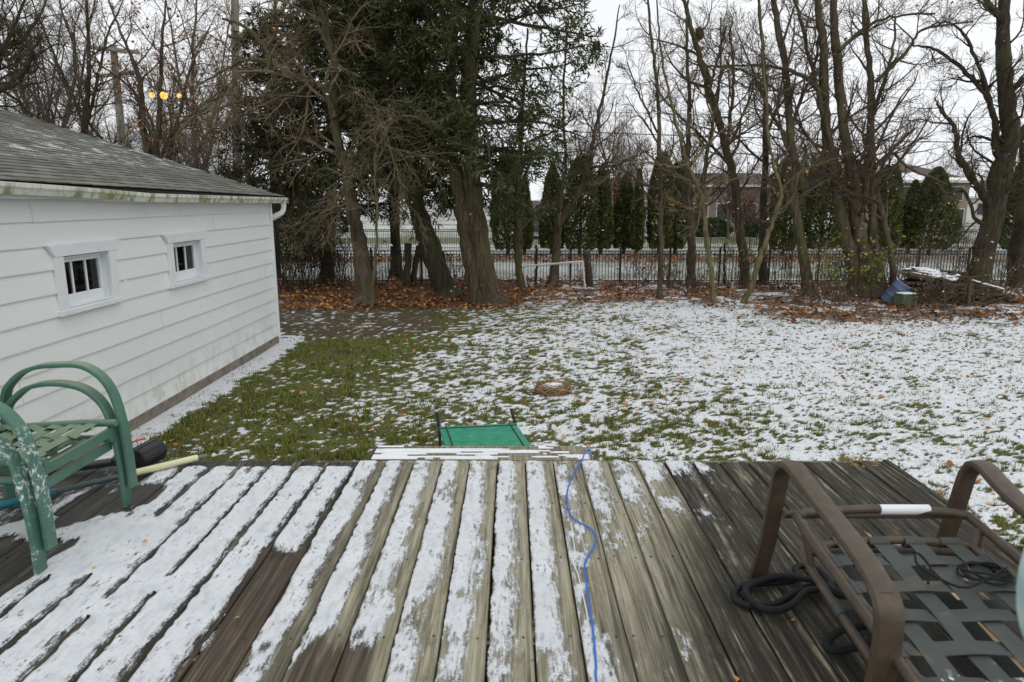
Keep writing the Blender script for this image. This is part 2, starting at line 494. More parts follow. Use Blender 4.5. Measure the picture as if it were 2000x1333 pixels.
def leaf_cloud(name, P, size, v, mat, kind='stuff', parent=None, tilt=0.6):
    n = len(P); VV = []; TT = []; AA = []; off = 0
    which = rng.integers(0, len(TPL), n)
    for w, (tv, tt) in enumerate(TPL):
        k = np.where(which == w)[0]
        if len(k) == 0: continue
        a = rng.random(len(k)) * 6.283; b = (rng.random(len(k)) - 0.5) * 2 * tilt; c_ = (rng.random(len(k)) - 0.5) * 2 * tilt
        ca, sa, cb, sb, cc, sc = np.cos(a), np.sin(a), np.cos(b), np.sin(b), np.cos(c_), np.sin(c_)
        q = np.repeat(tv[None], len(k), 0)
        y, z = q[..., 1] * cb[:, None] - q[..., 2] * sb[:, None], q[..., 1] * sb[:, None] + q[..., 2] * cb[:, None]
        x = q[..., 0]
        x, z = x * cc[:, None] + z * sc[:, None], -x * sc[:, None] + z * cc[:, None]
        x, y = x * ca[:, None] - y * sa[:, None], x * sa[:, None] + y * ca[:, None]
        q = np.stack([x, y, z], -1) * size[k][:, None, None] + P[k][:, None]
        VV.append(q.reshape(-1, 3)); m = len(tv)
        TT.append((tt[None] + (off + np.arange(len(k)) * m)[:, None, None]).reshape(-1, 3)); off += len(k) * m
        AA.append(np.repeat(v[k], m))
    V = np.vstack(VV)
    if parent is not None: V = V - W[parent.name]
    me = mesh_np(name, V, [np.vstack(TT)], mat, False, {'v': np.concatenate(AA)})
    return tag(obj(name, me, parent), kind=kind)

n = 42000
Y = 12.6 + rng.random(n) * 7.4; X = (rng.random(n) * 2 - 1) * (0.8 * Y + 1)
k = rng.random(n) < litter_w(X, Y) * (0.30 + 0.75 * (fbm(X * 1.6, Y * 1.6, 3) > 0.46)) * 0.62
X, Y = X[k], Y[k]; n = len(X)
pile = 0.16 * sstep(17.6, 18.8, Y) * sstep(3.5, 1.5, X) * sstep(-6, -4, X)
P = np.stack([X, Y, 0.02 + rng.random(n) * (0.05 + pile)], -1)
br = fbm(X * 0.7, Y * 0.7, 3)
leaf_cloud('fallen_leaves', P, 0.036 + 0.030 * rng.random(n), np.clip(rng.normal(0.38, 0.26, n) - 0.16 * (X > 4) + 0.5 * (br - 0.5), 0, 1), M['litter'])
n = 2200
X = -10 + rng.random(n) * 26; Y = 26.8 + rng.random(n) * 3.2
leaf_cloud('fallen_leaves', np.stack([X, Y, 0.0 + rng.random(n) * 0.06], -1), 0.06 + 0.04 * rng.random(n), np.clip(rng.normal(0.3, 0.2, n), 0, 1), M['litter'])
# thin scatter of crumbled leaf bits over the lawn
n = 10500
Y = 4.2 + rng.random(n) ** 0.8 * 11.0; X = (rng.random(n) * 2 - 1) * (0.8 * Y + 0.6)
k = (X > -3.5) & (rng.random(n) < 0.25 + 0.75 * sstep(-1.5, 1.5, X) * sstep(6, 9, Y))
X, Y = X[k], Y[k]; n = len(X)
leaf_cloud('leaf_crumbs', np.stack([X, Y, lawn_z(X, Y, 1.0) + 0.006], -1), 0.011 + 0.022 * rng.random(n) ** 1.5, np.clip(rng.normal(0.15, 0.2, n), 0, 1), M['litter'])

leaf_meshes = []
for i in range(12):
    tv, tt = TPL[i % 6]
    leaf_meshes.append(mesh_np('fallen_leaf', tv, [tt], M['litter'], False, {'v': np.full(len(tv), [0.15, 0.75, 0.55, 0.9, 0.35, 0.68, 0.8, 0.3, 0.98, 0.6, 0.2, 0.85][i])}))
cnt = 0
while cnt < 290:
    if cnt < 230:
        Y = 4.4 + rng.random() * 9.0; X = (rng.random() * 2 - 1) * (0.76 * Y)
        if X < -3.4 or (abs(X) < 0.9 and Y < 6.0) or rng.random() > 0.35 + 0.65 * math.exp(-((X - 0.6) / 3.0) ** 2): continue
    else:
        Y = 13.0 + rng.random() * 2.2; X = (rng.random() * 2 - 1) * 9
        if rng.random() > float(litter_w(np.array(X), np.array(Y))) + 0.15: continue
    o = obj('fallen_leaf', leaf_meshes[rng.integers(0, 12)], None, (X, Y, float(lawn_z(np.array(X), np.array(Y), 1.0)) + 0.012 + 0.01 * rng.random()))
    s = 0.024 + 0.026 * rng.random(); o.scale = (s, s * (0.7 + 0.4 * rng.random()), s)
    o.rotation_euler = (rng.normal(0, 0.3), rng.normal(0, 0.3), rng.random() * 6.28)
    tag(o, 'small dry orange or brown leaf lying loose on the snowy lawn', 'leaf', 'loose leaves scattered over the lawn')
    cnt += 1

# ================================================================== GARAGE
def siding_mat():
    t = NT('white_siding'); p = t.pos(); z = t.xyz()[2]
    d = t.noise(t.scaled(p, (3, 1.2, 3)), 1.0, 5, 0.6)
    c = t.ramp(d, [(0.3, (0.75, 0.77, 0.75)), (0.7, (0.79, 0.81, 0.795))])
    low = t.math('MULTIPLY', t.step(z, 0.75, 0.12), t.step(t.noise(p, 5.0, 5, 0.7), 0.42, 0.68))
    c = t.mix(t.math('MULTIPLY', low, 0.55), c, (0.46, 0.41, 0.31))
    moss = t.math('MULTIPLY', t.step(t.noise(t.scaled(p, (1, 1.2, 0.6)), 2.3, 4), 0.66, 0.74), t.step(z, 0.7, 0.2))
    c = t.mix(t.math('MULTIPLY', moss, 0.7), c, (0.30, 0.30, 0.10))
    streak = t.step(t.noise(t.scaled(p, (30, 30, 1.5)), 1.0, 3), 0.66, 0.8)
    c = t.mix(t.math('MULTIPLY', streak, 0.12), c, (0.35, 0.34, 0.30))
    return t.done(c, 0.5, 0.35)
M['siding'] = siding_mat()
M['white_trim'] = plain('white_painted_trim', (0.74, 0.77, 0.785), 0.45, 0.04, 4.0, bump=0)
def gutter_mat():
    t = NT('algae_stained_gutter'); p = t.pos(); z = t.xyz()[2]
    st = t.noise(t.scaled(p, (10, 9, 0.6)), 1.0, 4, 0.6)
    st2 = t.noise(t.scaled(p, (40, 40, 2)), 1.0, 3)
    low = t.step(z, 2.50, 2.34)
    al = t.math('MULTIPLY', t.step(t.math('ADD', st, t.math('MULTIPLY', st2, 0.35)), 0.60, 0.84), low)
    c = t.mix(t.math('MULTIPLY', al, 0.9), (0.66, 0.67, 0.60), (0.20, 0.205, 0.05))
    return t.done(c, 0.45, 0.4)
M['gutter'] = gutter_mat()
def shingle_mat():
    t = NT('asphalt_shingle'); p = t.pos(); v = t.attr('v')
    g = t.noise(p, 160.0, 3); b = t.noise(p, 2.0, 3)
    c = t.ramp(t.math('ADD', t.math('MULTIPLY', v, 0.6), t.math('MULTIPLY', g, 0.4)), [(0.2, (0.092, 0.092, 0.078)), (0.8, (0.19, 0.19, 0.165))])
    c = t.mix(t.step(b, 0.5, 0.75), c, (0.13, 0.135, 0.10))
    zz = t.xyz()[2]
    zone = t.math('MULTIPLY', t.step(zz, 2.62, 2.85), t.step(zz, 3.42, 3.2))
    s = t.math('MULTIPLY', zone, t.step(t.math('ADD', t.noise(t.scaled(p, (7, 3.2, 7)), 1.0, 3), t.math('MULTIPLY', t.noise(p, 50.0, 4), 0.5)), 0.78, 0.98))
    c = t.mix(t.math('MULTIPLY', s, 0.8), c, (0.75, 0.78, 0.80))
    t.bump(g, 0.5, 0.004)
    return t.done(c, 0.9, 0.2)
M['shingle'] = shingle_mat()
M['dark_void'] = plain('dark_interior', (0.035, 0.032, 0.028), 0.9, 0.3, 3.0)
M['concrete'] = plain('old_concrete', (0.20, 0.175, 0.14), 0.9, 0.35, 9.0, 0.2)
def glass_mat():
    t = NT('window_glass')
    tr = t.n('ShaderNodeBsdfTransparent'); gl = t.n('ShaderNodeBsdfGlossy'); gl.inputs['Roughness'].default_value = 0.03
    fr = t.n('ShaderNodeFresnel'); fr.inputs['IOR'].default_value = 1.5; mx = t.n('ShaderNodeMixShader')
    tr.inputs['Color'].default_value = (0.75, 0.78, 0.76, 1)
    t.l(fr.outputs[0], mx.inputs[0]); t.l(tr.outputs[0], mx.inputs[1]); t.l(gl.outputs[0], mx.inputs[2]); t.l(mx.outputs[0], t.out.inputs['Surface'])
    t.t.nodes.remove(t.b)
    return t.m
M['glass'] = glass_mat()

WX = -3.87; G0, G1 = 2.2, 11.1
garage = thing('garage', (WX, 7.0, 0), 'white clapboard garage with grey shingle roof and two small windows', 'garage')
WIN = [(5.77, 6.66), (7.70, 8.63)]
ZB, ZT = 1.34, 1.94
b = MB()
b.box((WX - 0.06, (G0 + G1) / 2, (0.14 + ZB) / 2), (0.10, G1 - G0, ZB - 0.14))
b.box((WX - 0.06, (G0 + G1) / 2, (ZT + 2.30) / 2), (0.10, G1 - G0, 2.30 - ZT))
for a0, a1 in [(G0, WIN[0][0] + 0.09), (WIN[0][1] - 0.09, WIN[1][0] + 0.09), (WIN[1][1] - 0.09, G1)]:
    b.box((WX - 0.06, (a0 + a1) / 2, (ZB + ZT) / 2), (0.10, a1 - a0, ZT - ZB - 0.002))
b.box((WX - 4.05, G1 - 0.05, 1.22), (7.9, 0.1, 2.16)); b.box((WX - 4.05, G0 + 0.05, 1.22), (7.9, 0.1, 2.16))
b.box((WX - 8.05, (G0 + G1) / 2, 1.22), (0.1, G1 - G0 - 0.2, 2.16))
b.poly([(WX, G1 - 0.04, 2.31), (WX - 8.1, G1 - 0.04, 2.31), (WX - 4.05, G1 - 0.04, 3.52)], (0, 0.03, 0))
b.build('wall', M['siding'], garage)
b = MB(); b.box((WX - 4.05, (G0 + G1) / 2, 0.10), (7.8, G1 - G0 - 0.2, 0.04)); b.build('floor', M['dark_void'], garage)
b = MB(); b.box((WX - 0.05, (G0 + G1) / 2, 0.06), (0.14, G1 - G0 + 0.04, 0.17), None, 0.006); b.build('foundation', M['concrete'], garage)

def board(y0, y1, z, k):
    h = 0.2; r = np.random.default_rng(k * 31 + int(y0 * 10))
    n_ = max(2, int((y1 - y0) / 0.5)); Yk = np.linspace(y0, y1, n_ + 1)
    j = (r.random(n_ + 1) - 0.5) * 0.006; jo = r.random(n_ + 1) * 0.0012
    V = []
    for i, yy in enumerate(Yk):
        V += [(WX - 0.005, yy, z + j[i]), (WX + 0.020 + jo[i], yy, z - 0.004 + j[i]), (WX + 0.021 + jo[i], yy, z + 0.006 + j[i]), (WX + 0.004, yy, z + h + 0.012)]
    Q = []
    for i in range(n_):
        for a_ in range(3):
            Q.append([i * 4 + a_, i * 4 + 4 + a_, i * 4 + 5 + a_, i * 4 + 1 + a_])
    Q += [[0, 1, 2, 3], [n_ * 4 + 3, n_ * 4 + 2, n_ * 4 + 1, n_ * 4]]
    m = MB(); m.add(V, None, Q); m.build('siding_board', M['siding'], garage)
splits = {0: [7.72], 1: [7.1, 10.55], 2: [9.3], 3: [5.2], 4: [7.45], 5: [10.7], 9: [9.0], 10: [8.1, 5.6]}
for k in range(11):
    z = 0.14 + 0.2 * k
    cuts = [G0] + sorted(splits.get(k, [])) + [G1 - 0.03]
    if k in (6, 7, 8):
        segs = [(G0, WIN[0][0] + 0.012), (WIN[0][1] - 0.012, WIN[1][0] + 0.012), (WIN[1][1] - 0.012, G1 - 0.03)]
    else:
        segs = [(cuts[i], cuts[i + 1] - 0.006) for i in range(len(cuts) - 1)]
    for a0, a1 in segs: board(a0, a1, z, k)
b = MB(); b.box((WX + 0.012, G1, 1.22), (0.075, 0.055, 2.22), None, 0.004); b.build('corner_trim', M['white_trim'], garage)
b = MB()                                                        # soffit panel under the gutter, sagging in the middle
ysag = np.linspace(G0, G1 + 0.1, 24); sag = 2.30 + 0.012 * (11.2 - ysag) - 0.035 * np.exp(-((ysag - 7.0) / 1.1) ** 2)
for i in range(23):
    b.add([(WX + 0.02, ysag[i], sag[i] - 0.03), (WX + 0.13, ysag[i], sag[i]), (WX + 0.13, ysag[i + 1], sag[i + 1]), (WX + 0.02, ysag[i + 1], sag[i + 1] - 0.03),
           (WX + 0.02, ysag[i], sag[i] + 0.02), (WX + 0.13, ysag[i], sag[i] + 0.03), (WX + 0.13, ysag[i + 1], sag[i + 1] + 0.03), (WX + 0.02, ysag[i + 1], sag[i + 1] + 0.02)], None,
          [[0, 1, 2, 3], [4, 7, 6, 5], [1, 5, 6, 2], [0, 3, 7, 4]])
b.build('soffit', M['white_trim'], garage)

for wi, (a0, a1) in enumerate(WIN):
    fr = MB(); zt = ZT; cx_ = WX + 0.028
    fr.box((cx_, a0 + 0.055, 1.615), (0.034, 0.11, 0.45), None, 0.003)
    fr.box((cx_, a1 - 0.055, 1.615), (0.034, 0.11, 0.45), None, 0.003)
    fr.poly([(cx_ - 0.015, a0, 1.842), (cx_ - 0.015, a1, 1.842), (cx_ - 0.015, a1 + 0.075, zt), (cx_ - 0.015, a0 - 0.075, zt)], (0.036, 0, 0))
    d = 0.07                                                    # the deep reveal
    fr.box((WX - d / 2 + 0.01, a0 + 0.105, 1.60), (d, 0.012, 0.46)); fr.box((WX - d / 2 + 0.01, a1 - 0.105, 1.60), (d, 0.012, 0.46))
    fr.box((WX - d / 2 + 0.01, (a0 + a1) / 2, 1.825), (d, a1 - a0 - 0.222, 0.012))
    w = fr.build('window', M['white_trim'], garage)
    s = MB(); s.box((WX + 0.03, (a0 + a1) / 2, 1.363), (0.06, a1 - a0 + 0.05, 0.052), None, 0.006)
    s.box((WX - 0.018, (a0 + a1) / 2, 1.396), (0.07, a1 - a0 - 0.222, 0.014), Matrix.Rotation(-0.12, 3, 'Y')); s.build('sill', M['white_trim'], w)
    y0, y1 = a0 + 0.111, a1 - 0.111; xs = WX - 0.052
    f = MB(); f.box((xs, (y0 + y1) / 2, 1.445), (0.03, y1 - y0, 0.10), None, 0.004); f.box((xs, (y0 + y1) / 2, 1.80), (0.035, y1 - y0, 0.045), None, 0.004)
    f.box((xs, y0 + 0.01, 1.636), (0.035, 0.02, 0.281), None, 0.003); f.box((xs, y1 - 0.02, 1.636), (0.035, 0.04, 0.281), None, 0.003)
    f.build('sash', M['white_trim'], w)
    p0, p1 = y0 + 0.02, y1 - 0.04; pw = (p1 - p0) / 3
    for k in (1, 2):
        q = MB(); q.box((xs, p0 + k * pw, 1.636), (0.026, 0.018, 0.281), None, 0.003); q.build('muntin', M['white_trim'], w)
    for k in range(3):
        q = MB(); q.box((xs - 0.002, p0 + (k + 0.5) * pw, 1.636), (0.004, pw - 0.0185, 0.2805)); q.build('pane', M['glass'], w)
buck = thing('bucket', (WX - 0.42, 6.42, 1.56), 'pale bucket standing behind the glass of the nearer garage window', 'bucket')
q = MB(); q.lathe([(0.001, 0), (0.09, 0), (0.12, 0.17), (0.126, 0.172), (0.126, 0.185), (0.115, 0.185), (0.086, 0.012), (0.001, 0.01)], (WX - 0.42, 6.42, 1.56), k=20); q.build('bucket_body', plain('bucket_plastic', (0.62, 0.61, 0.56), 0.5, 0.1), buck, True)
q = MB(); q.tube(smooth_path([(WX - 0.42, 6.30, 1.73), (WX - 0.36, 6.34, 1.63), (WX - 0.30, 6.42, 1.60), (WX - 0.36, 6.5, 1.63), (WX - 0.42, 6.54, 1.73)], 14), 0.004, 6); q.build('handle', M['bark_dark'], buck)
shf = thing('shelf', (WX - 0.45, 6.6, 1.5), 'pale shelf board with a leg inside the nearer garage window', 'shelf')
q = MB(); q.box((WX - 0.45, 6.75, 1.543), (0.4, 1.5, 0.03)); q.build('shelf_board', M['white_trim'], shf)
for yy in (6.1, 7.4):
    q = MB(); q.box((WX - 0.45, yy, 0.824), (0.05, 0.05, 1.40)); q.build('leg', M['white_trim'], shf)

# roof
EX, RX, RZ = -3.70, -7.92, 3.70
def eave_z(y): return 2.385 + 0.012 * (11.3 - y)
y0r, y1r = 1.9, 11.36
b = MB()
for (xa, xb) in ((EX, RX), (2 * RX - EX, RX)):
    z0, z1 = eave_z(y0r) - 0.02, eave_z(y1r) - 0.02
    V = [(xa, y0r, z0), (xa, y1r, z1), (xb, y1r, RZ - 0.02), (xb, y0r, RZ - 0.02)]
    V = V + [(x, y, z - 0.03) for x, y, z in V]
    b.add(V, None, [[0, 1, 2, 3], [7, 6, 5, 4], [0, 4, 5, 1], [1, 5, 6, 2], [2, 6, 7, 3], [3, 7, 4, 0]])
roof = b.build('roof', M['dark_void'], garage)
def tab_mesh(v, w, h):
    V = [(-w, 0, 0.004), (w, 0, 0.004), (w, h, 0.002), (-w, h, 0.002), (-w, 0, -0.004), (w, 0, -0.004), (w, h, -0.003), (-w, h, -0.003)]
    Q = [[0, 1, 2, 3], [7, 6, 5, 4], [0, 4, 5, 1], [1, 5, 6, 2], [3, 7, 4, 0]]
    return V, Q
tabs = [mesh_np('shingle', np.array(tab_mesh(0, 0.149, 0.165)[0]), [np.array(tab_mesh(0, 0.149, 0.165)[1])], M['shingle'], False, {'v': np.full(8, vv)}) for vv in np.linspace(0.05, 0.95, 8)]
rows = 34; rest = MB(); n_obj = 0
for r_ in range(rows):
    for c_ in range(-1, 32):
        yy = y1r - 0.152 - 0.305 * c_ - (0.1525 if r_ % 2 else 0) - 0.03 * math.sin(r_ * 1.7)
        if yy < y0r + 0.15 or yy > y1r - 0.10: continue
        t_ = r_ / rows; ez = eave_z(yy)
        slope = math.atan2(RZ - ez, EX - RX); sl = math.hypot(RZ - ez, EX - RX)
        s_ = -0.02 + r_ * sl / rows
        x = EX - s_ * math.cos(slope) + 0.0; z = ez + s_ * math.sin(slope) + 0.004
        rz = rng.normal(0, 0.006); lift = 0.045 + 0.004 * rng.random()
        R = Matrix.Rotation(math.pi / 2, 3, 'Z') @ Matrix.Rotation(slope - lift, 3, 'X') @ Matrix.Rotation(rz, 3, 'Z')
        if n_obj < 300 and r_ < 14 and yy > 3.6:
            o = obj('shingle', tabs[rng.integers(0, 8)], roof)
            o.location = Vector((x, yy, z)) - Vector(W[roof.name]); o.rotation_euler = R.to_euler(); n_obj += 1
        else:
            V, Q = tab_mesh(0, 0.149, 0.165)
            rest.add(np.array(V) @ np.array(R).T + np.array([x, yy, z]), None, Q, rng.random())
tag(rest.build('shingles', M['shingle'], roof), kind='stuff')
b = MB()
for k in range(31):
    yy = 10.75 - 0.3 * k
    b.box((RX + 0.07, yy, RZ + 0.012), (0.17, 0.32, 0.022), Matrix.Rotation(0.30, 3, 'Y')); b.box((RX - 0.075, yy, RZ + 0.012), (0.17, 0.32, 0.022), Matrix.Rotation(-0.30, 3, 'Y'))
b.build('ridge_cap', M['dark_void'], roof)
b = MB(); b.poly([(EX + 0.01, y1r, eave_z(y1r) - 0.10), (RX, y1r, RZ - 0.12), (RX, y1r, RZ - 0.035), (EX + 0.01, y1r, eave_z(y1r) - 0.03)], (0, -0.02, 0))
b.poly([(2 * RX - EX, y1r, eave_z(y1r) - 0.10), (RX, y1r, RZ - 0.12), (RX, y1r, RZ - 0.035), (2 * RX - EX, y1r, eave_z(y1r) - 0.03)], (0, -0.02, 0)); b.build('rake_board', M['white_trim'], garage)
b = MB()
b.poly([(WX + 0.10, G0 - 0.2, 2.33), (WX + 0.10, y1r - 0.03, 2.30), (WX + 0.10, y1r - 0.03, 2.355), (WX + 0.10, G0 - 0.2, 2.44)], (0.02, 0, 0)); b.build('fascia', M['white_trim'], garage)
# gutter: K-profile trough, sagging and kinked where it has come loose
gy_ = np.array([1.9, 3.5, 5.0, 6.2, 7.0, 7.5, 8.2, 9.2, 10.4, 11.42])
gz_ = np.array([2.412, 2.385, 2.355, 2.325, 2.297, 2.290, 2.287, 2.281, 2.276, 2.270])
gp = smooth_path(np.stack([np.full(10, WX + 0.125), gy_, gz_], -1), 40)
prof = [(0, 0), (0.07, 0), (0.085, 0.035), (0.10, 0.055), (0.10, 0.085), (0.088, 0.088), (0.088, 0.078), (0.092, 0.058), (0.078, 0.038), (0.066, 0.006), (0.006, 0.006), (0.006, 0.085), (0, 0.085)]
b = MB(); b.sweep(gp, prof, (1, 0, 0)); 
b.box((WX + 0.172, 11.425, 2.31), (0.10, 0.006, 0.085))
gut = b.build('gutter', M['gutter'], garage)
for yy, zz in ((7.02, 2.336), (9.4, 2.32), (5.0, 2.395)):
    q = MB(); q.box((WX + 0.175, yy, zz + 0.043), (0.10, 0.02, 0.004)); q.build('gutter_strap', M['white_trim'], gut)
b = MB(); b.sweep(smooth_path([(WX + 0.165, 11.33, 2.275), (WX + 0.165, 11.34, 2.20), (WX + 0.13, 11.33, 2.12), (WX + 0.03, 11.28, 2.06), (WX - 0.07, 11.22, 2.01), (WX - 0.10, 11.19, 1.9), (WX - 0.10, 11.18, 0.25), (WX - 0.06, 11.25, 0.12)], 40),
                  [(-0.03, -0.038), (0.03, -0.038), (0.037, -0.03), (0.037, 0.03), (0.03, 0.038), (-0.03, 0.038), (-0.037, 0.03), (-0.037, -0.03)], (1, 0.25, 0)); b.build('downspout', M['white_trim'], garage, True)

# ================================================================== DECK
def deck_wood():
    t = NT('weathered_deck_wood'); p = t.pos(); r = t.rnd()
    off = t.n('ShaderNodeCombineXYZ'); t.l(t.math('MULTIPLY', r, 37.0), off.inputs[0]); t.l(t.math('MULTIPLY', r, 91.0), off.inputs[1])
    q = t.vm('ADD', p, off.outputs[0])
    gr = t.noise(t.scaled(q, (48, 1.7, 48)), 1.0, 7, 0.68, 0.35)
    gf = t.noise(t.scaled(q, (190, 5, 190)), 1.0, 4, 0.6)
    g = t.math('ADD', t.math('MULTIPLY', gr, 0.65), t.math('MULTIPLY', gf, 0.35))
    pat = t.math('ADD', t.math('MULTIPLY', t.noise(t.scaled(q, (6, 3, 6)), 1.0, 5, 0.7), 0.65), t.math('MULTIPLY', t.noise(t.scaled(q, (38, 16, 38)), 1.0, 4, 0.7), 0.35))
    x, y, z = t.xyz()
    xr = t.math('ADD', x, t.math('MULTIPLY', t.math('SUBTRACT', r, 0.5), 0.30))
    tan_ = t.math('MULTIPLY', t.step(xr, -0.95, -0.40), t.math('SUBTRACT', 1.0, t.step(t.math('SUBTRACT', xr, t.math('MULTIPLY', t.step(y, 1.6, 3.3), 0.25)), 0.28, 0.52)))
    tan_ = t.math('MAXIMUM', tan_, t.math('MULTIPLY', t.step(r, 0.84, 0.88), t.math('MULTIPLY', t.step(x, 0.6, 0.9), 0.6)))
    light = t.ramp(g, [(0.36, (0.070, 0.062, 0.042)), (0.46, (0.200, 0.182, 0.124)), (0.58, (0.355, 0.33, 0.245))])
    dark = t.ramp(g, [(0.40, (0.011, 0.010, 0.008)), (0.49, (0.037, 0.034, 0.025)), (0.56, (0.092, 0.083, 0.058)), (0.64, (0.36, 0.325, 0.225))])
    lich = t.math('MULTIPLY', t.step(pat, 0.44, 0.60), t.math('SUBTRACT', 1.0, t.math('MULTIPLY', tan_, 0.8)))
    dark = t.mix(t.math('MULTIPLY', lich, 0.85), dark, (0.026, 0.023, 0.017))
    light = t.mix(t.math('MULTIPLY', t.step(pat, 0.50, 0.66), 0.55), light, (0.10, 0.085, 0.052))
    c = t.mix(tan_, dark, light)
    c = t.mix(t.math('MULTIPLY', t.step(pat, 0.55, 0.8), 0.4), c, (0.10, 0.09, 0.045))
    wn_ = t.math('MULTIPLY', t.math('SUBTRACT', t.noise(t.scaled(q, (26, 3, 26)), 1.0, 4), 0.5), 0.7)
    yy = t.math('ADD', y, wn_)
    wet = t.math('MULTIPLY', t.step(yy, 2.46, 2.36), t.math('MULTIPLY', t.step(x, -1.1, -1.02), t.step(x, -0.70, -0.78)))
    wet = t.math('MAXIMUM', wet, t.math('MULTIPLY', t.step(yy, 1.96, 1.84), t.math('MULTIPLY', t.step(x, -0.66, -0.62), t.step(x, -0.38, -0.43))))
    c = t.mix(t.math('MULTIPLY', wet, 0.9), c, t.ramp(g, [(0.40, (0.022, 0.016, 0.011)), (0.52, (0.062, 0.044, 0.029)), (0.66, (0.15, 0.11, 0.065))]))
    left = t.step(x, -1.1, -1.6)
    c = t.mix(t.math('MULTIPLY', left, 0.6), c, (0.035, 0.032, 0.027))
    dry = t.math('MULTIPLY', t.math('MULTIPLY', t.step(x, 1.425, 1.44), t.step(x, 1.55, 1.53)), t.math('MULTIPLY', t.step(yy, 2.50, 2.42), t.step(t.noise(p, 9.0, 3), 0.36, 0.46)))
    c = t.mix(t.math('MULTIPLY', dry, 0.85), c, t.ramp(g, [(0.38, (0.30, 0.19, 0.08)), (0.6, (0.62, 0.50, 0.33))]))
    c = t.mix(t.math('MULTIPLY', t.step(t.noise(q, 26.0, 2), 0.74, 0.78), 0.7), c, (0.03, 0.02, 0.015))
    t.bump(g, 0.9, 0.006)
    rough = t.math('SUBTRACT', 0.85, t.math('MULTIPLY', t.math('MAXIMUM', wet, left), 0.3))
    return t.done(c, rough, 0.3)
M['deck_wood'] = deck_wood()
PITCHX = 0.143; SEAM0 = 0.065; DY0, DY1 = 0.35, 3.34
deck = thing('deck', (0, 2, 0), 'weathered wooden deck half covered with snow, darker on the right', 'deck')
kmin, kmax = -21, 13
warp = {}
for k in range(kmin, kmax):
    x0 = SEAM0 + PITCHX * k
    r = np.random.default_rng(100 + k)
    gap = 0.004 + 0.003 * r.random() + (0.006 if k == -1 else 0)
    dz = (r.random() - 0.5) * 0.004
    nS = 9; ysb = np.linspace(DY0, DY1, nS); bow = (r.random(nS) - 0.5) * 0.0022
    w = PITCHX - gap; V = []
    cup = 0.0015 * r.random()
    sec = [(0, -0.034), (0, -0.005), (0.005, 0.0), (w / 2, -cup), (w - 0.005, 0.0), (w, -0.005), (w, -0.034)]
    for i, yy in enumerate(ysb):
        for (a, h) in sec: V.append((x0 + gap + a + bow[i], yy + (0.004 * (r.random() - 0.5) if i == nS - 1 and a == 0 else 0), DECK + h + dz + bow[i] * 0.5))
    K = len(sec); Q = [[i * K + j, i * K + (j + 1) % K, (i + 1) * K + (j + 1) % K, (i + 1) * K + j] for i in range(nS - 1) for j in range(K)]
    V += [(x0 + gap + w / 2, DY0, DECK - 0.017), (x0 + gap + w / 2, DY1, DECK - 0.017)]
    T = [[nS * K, j, (j + 1) % K] for j in range(K)] + [[nS * K + 1, (nS - 1) * K + (j + 1) % K, (nS - 1) * K + j] for j in range(K)]
    m = MB(); m.add(V, T, Q); m.build('plank', M['deck_wood'], deck)
DX0, DX1 = SEAM0 + PITCHX * kmin, SEAM0 + PITCHX * kmax + 0.004
b = MB(); b.box(((DX0 + DX1) / 2, DY1 + 0.021, DECK - 0.10), (DX1 - DX0, 0.038, 0.185), None, 0.003); b.build('rim_board', M['deck_wood'], deck)
b = MB(); b.box((DX1 + 0.016, (DY0 + DY1) / 2 + 0.02, DECK - 0.095), (0.03, DY1 - DY0 + 0.04, 0.19), None, 0.003); b.build('rim_board', M['deck_wood'], deck)
b = MB(); b.box((DX0 - 0.022, (DY0 + DY1) / 2 + 0.02, DECK - 0.10), (0.038, DY1 - DY0 + 0.04, 0.18), None, 0.003); b.build('rim_board', M['deck_wood'], deck)
for j in range(7):
    b = MB(); b.box(((DX0 + DX1) / 2, DY0 + 0.1 + j * 0.48, DECK - 0.036 - 0.078), (DX1 - DX0 - 0.01, 0.038, 0.15)); b.build('joist', M['bark_dark'], deck)
for xx in (DX0 + 0.15, -0.7, 0.7, DX1 - 0.12):
    b = MB(); b.box((xx, DY1 - 0.13, (DECK - 0.19) / 2), (0.09, 0.09, DECK - 0.192)); b.build('post', M['deck_wood'], deck)
b = MB()                                                         # nail heads
for k in range(kmin, kmax):
    x0 = SEAM0 + PITCHX * k
    for j in range(7):
        for a in (0.03, 0.115):
            b.lathe([(0.001, 0.003), (0.004, 0.003), (0.0045, 0.0)], (x0 + a + rng.normal(0, 0.004), DY0 + 0.1 + j * 0.48 + rng.normal(0, 0.008), DECK - 0.0005), k=6)
tag(b.build('nail_heads', plain('rusty_nail', (0.05, 0.035, 0.03), 0.7), deck), kind='stuff')

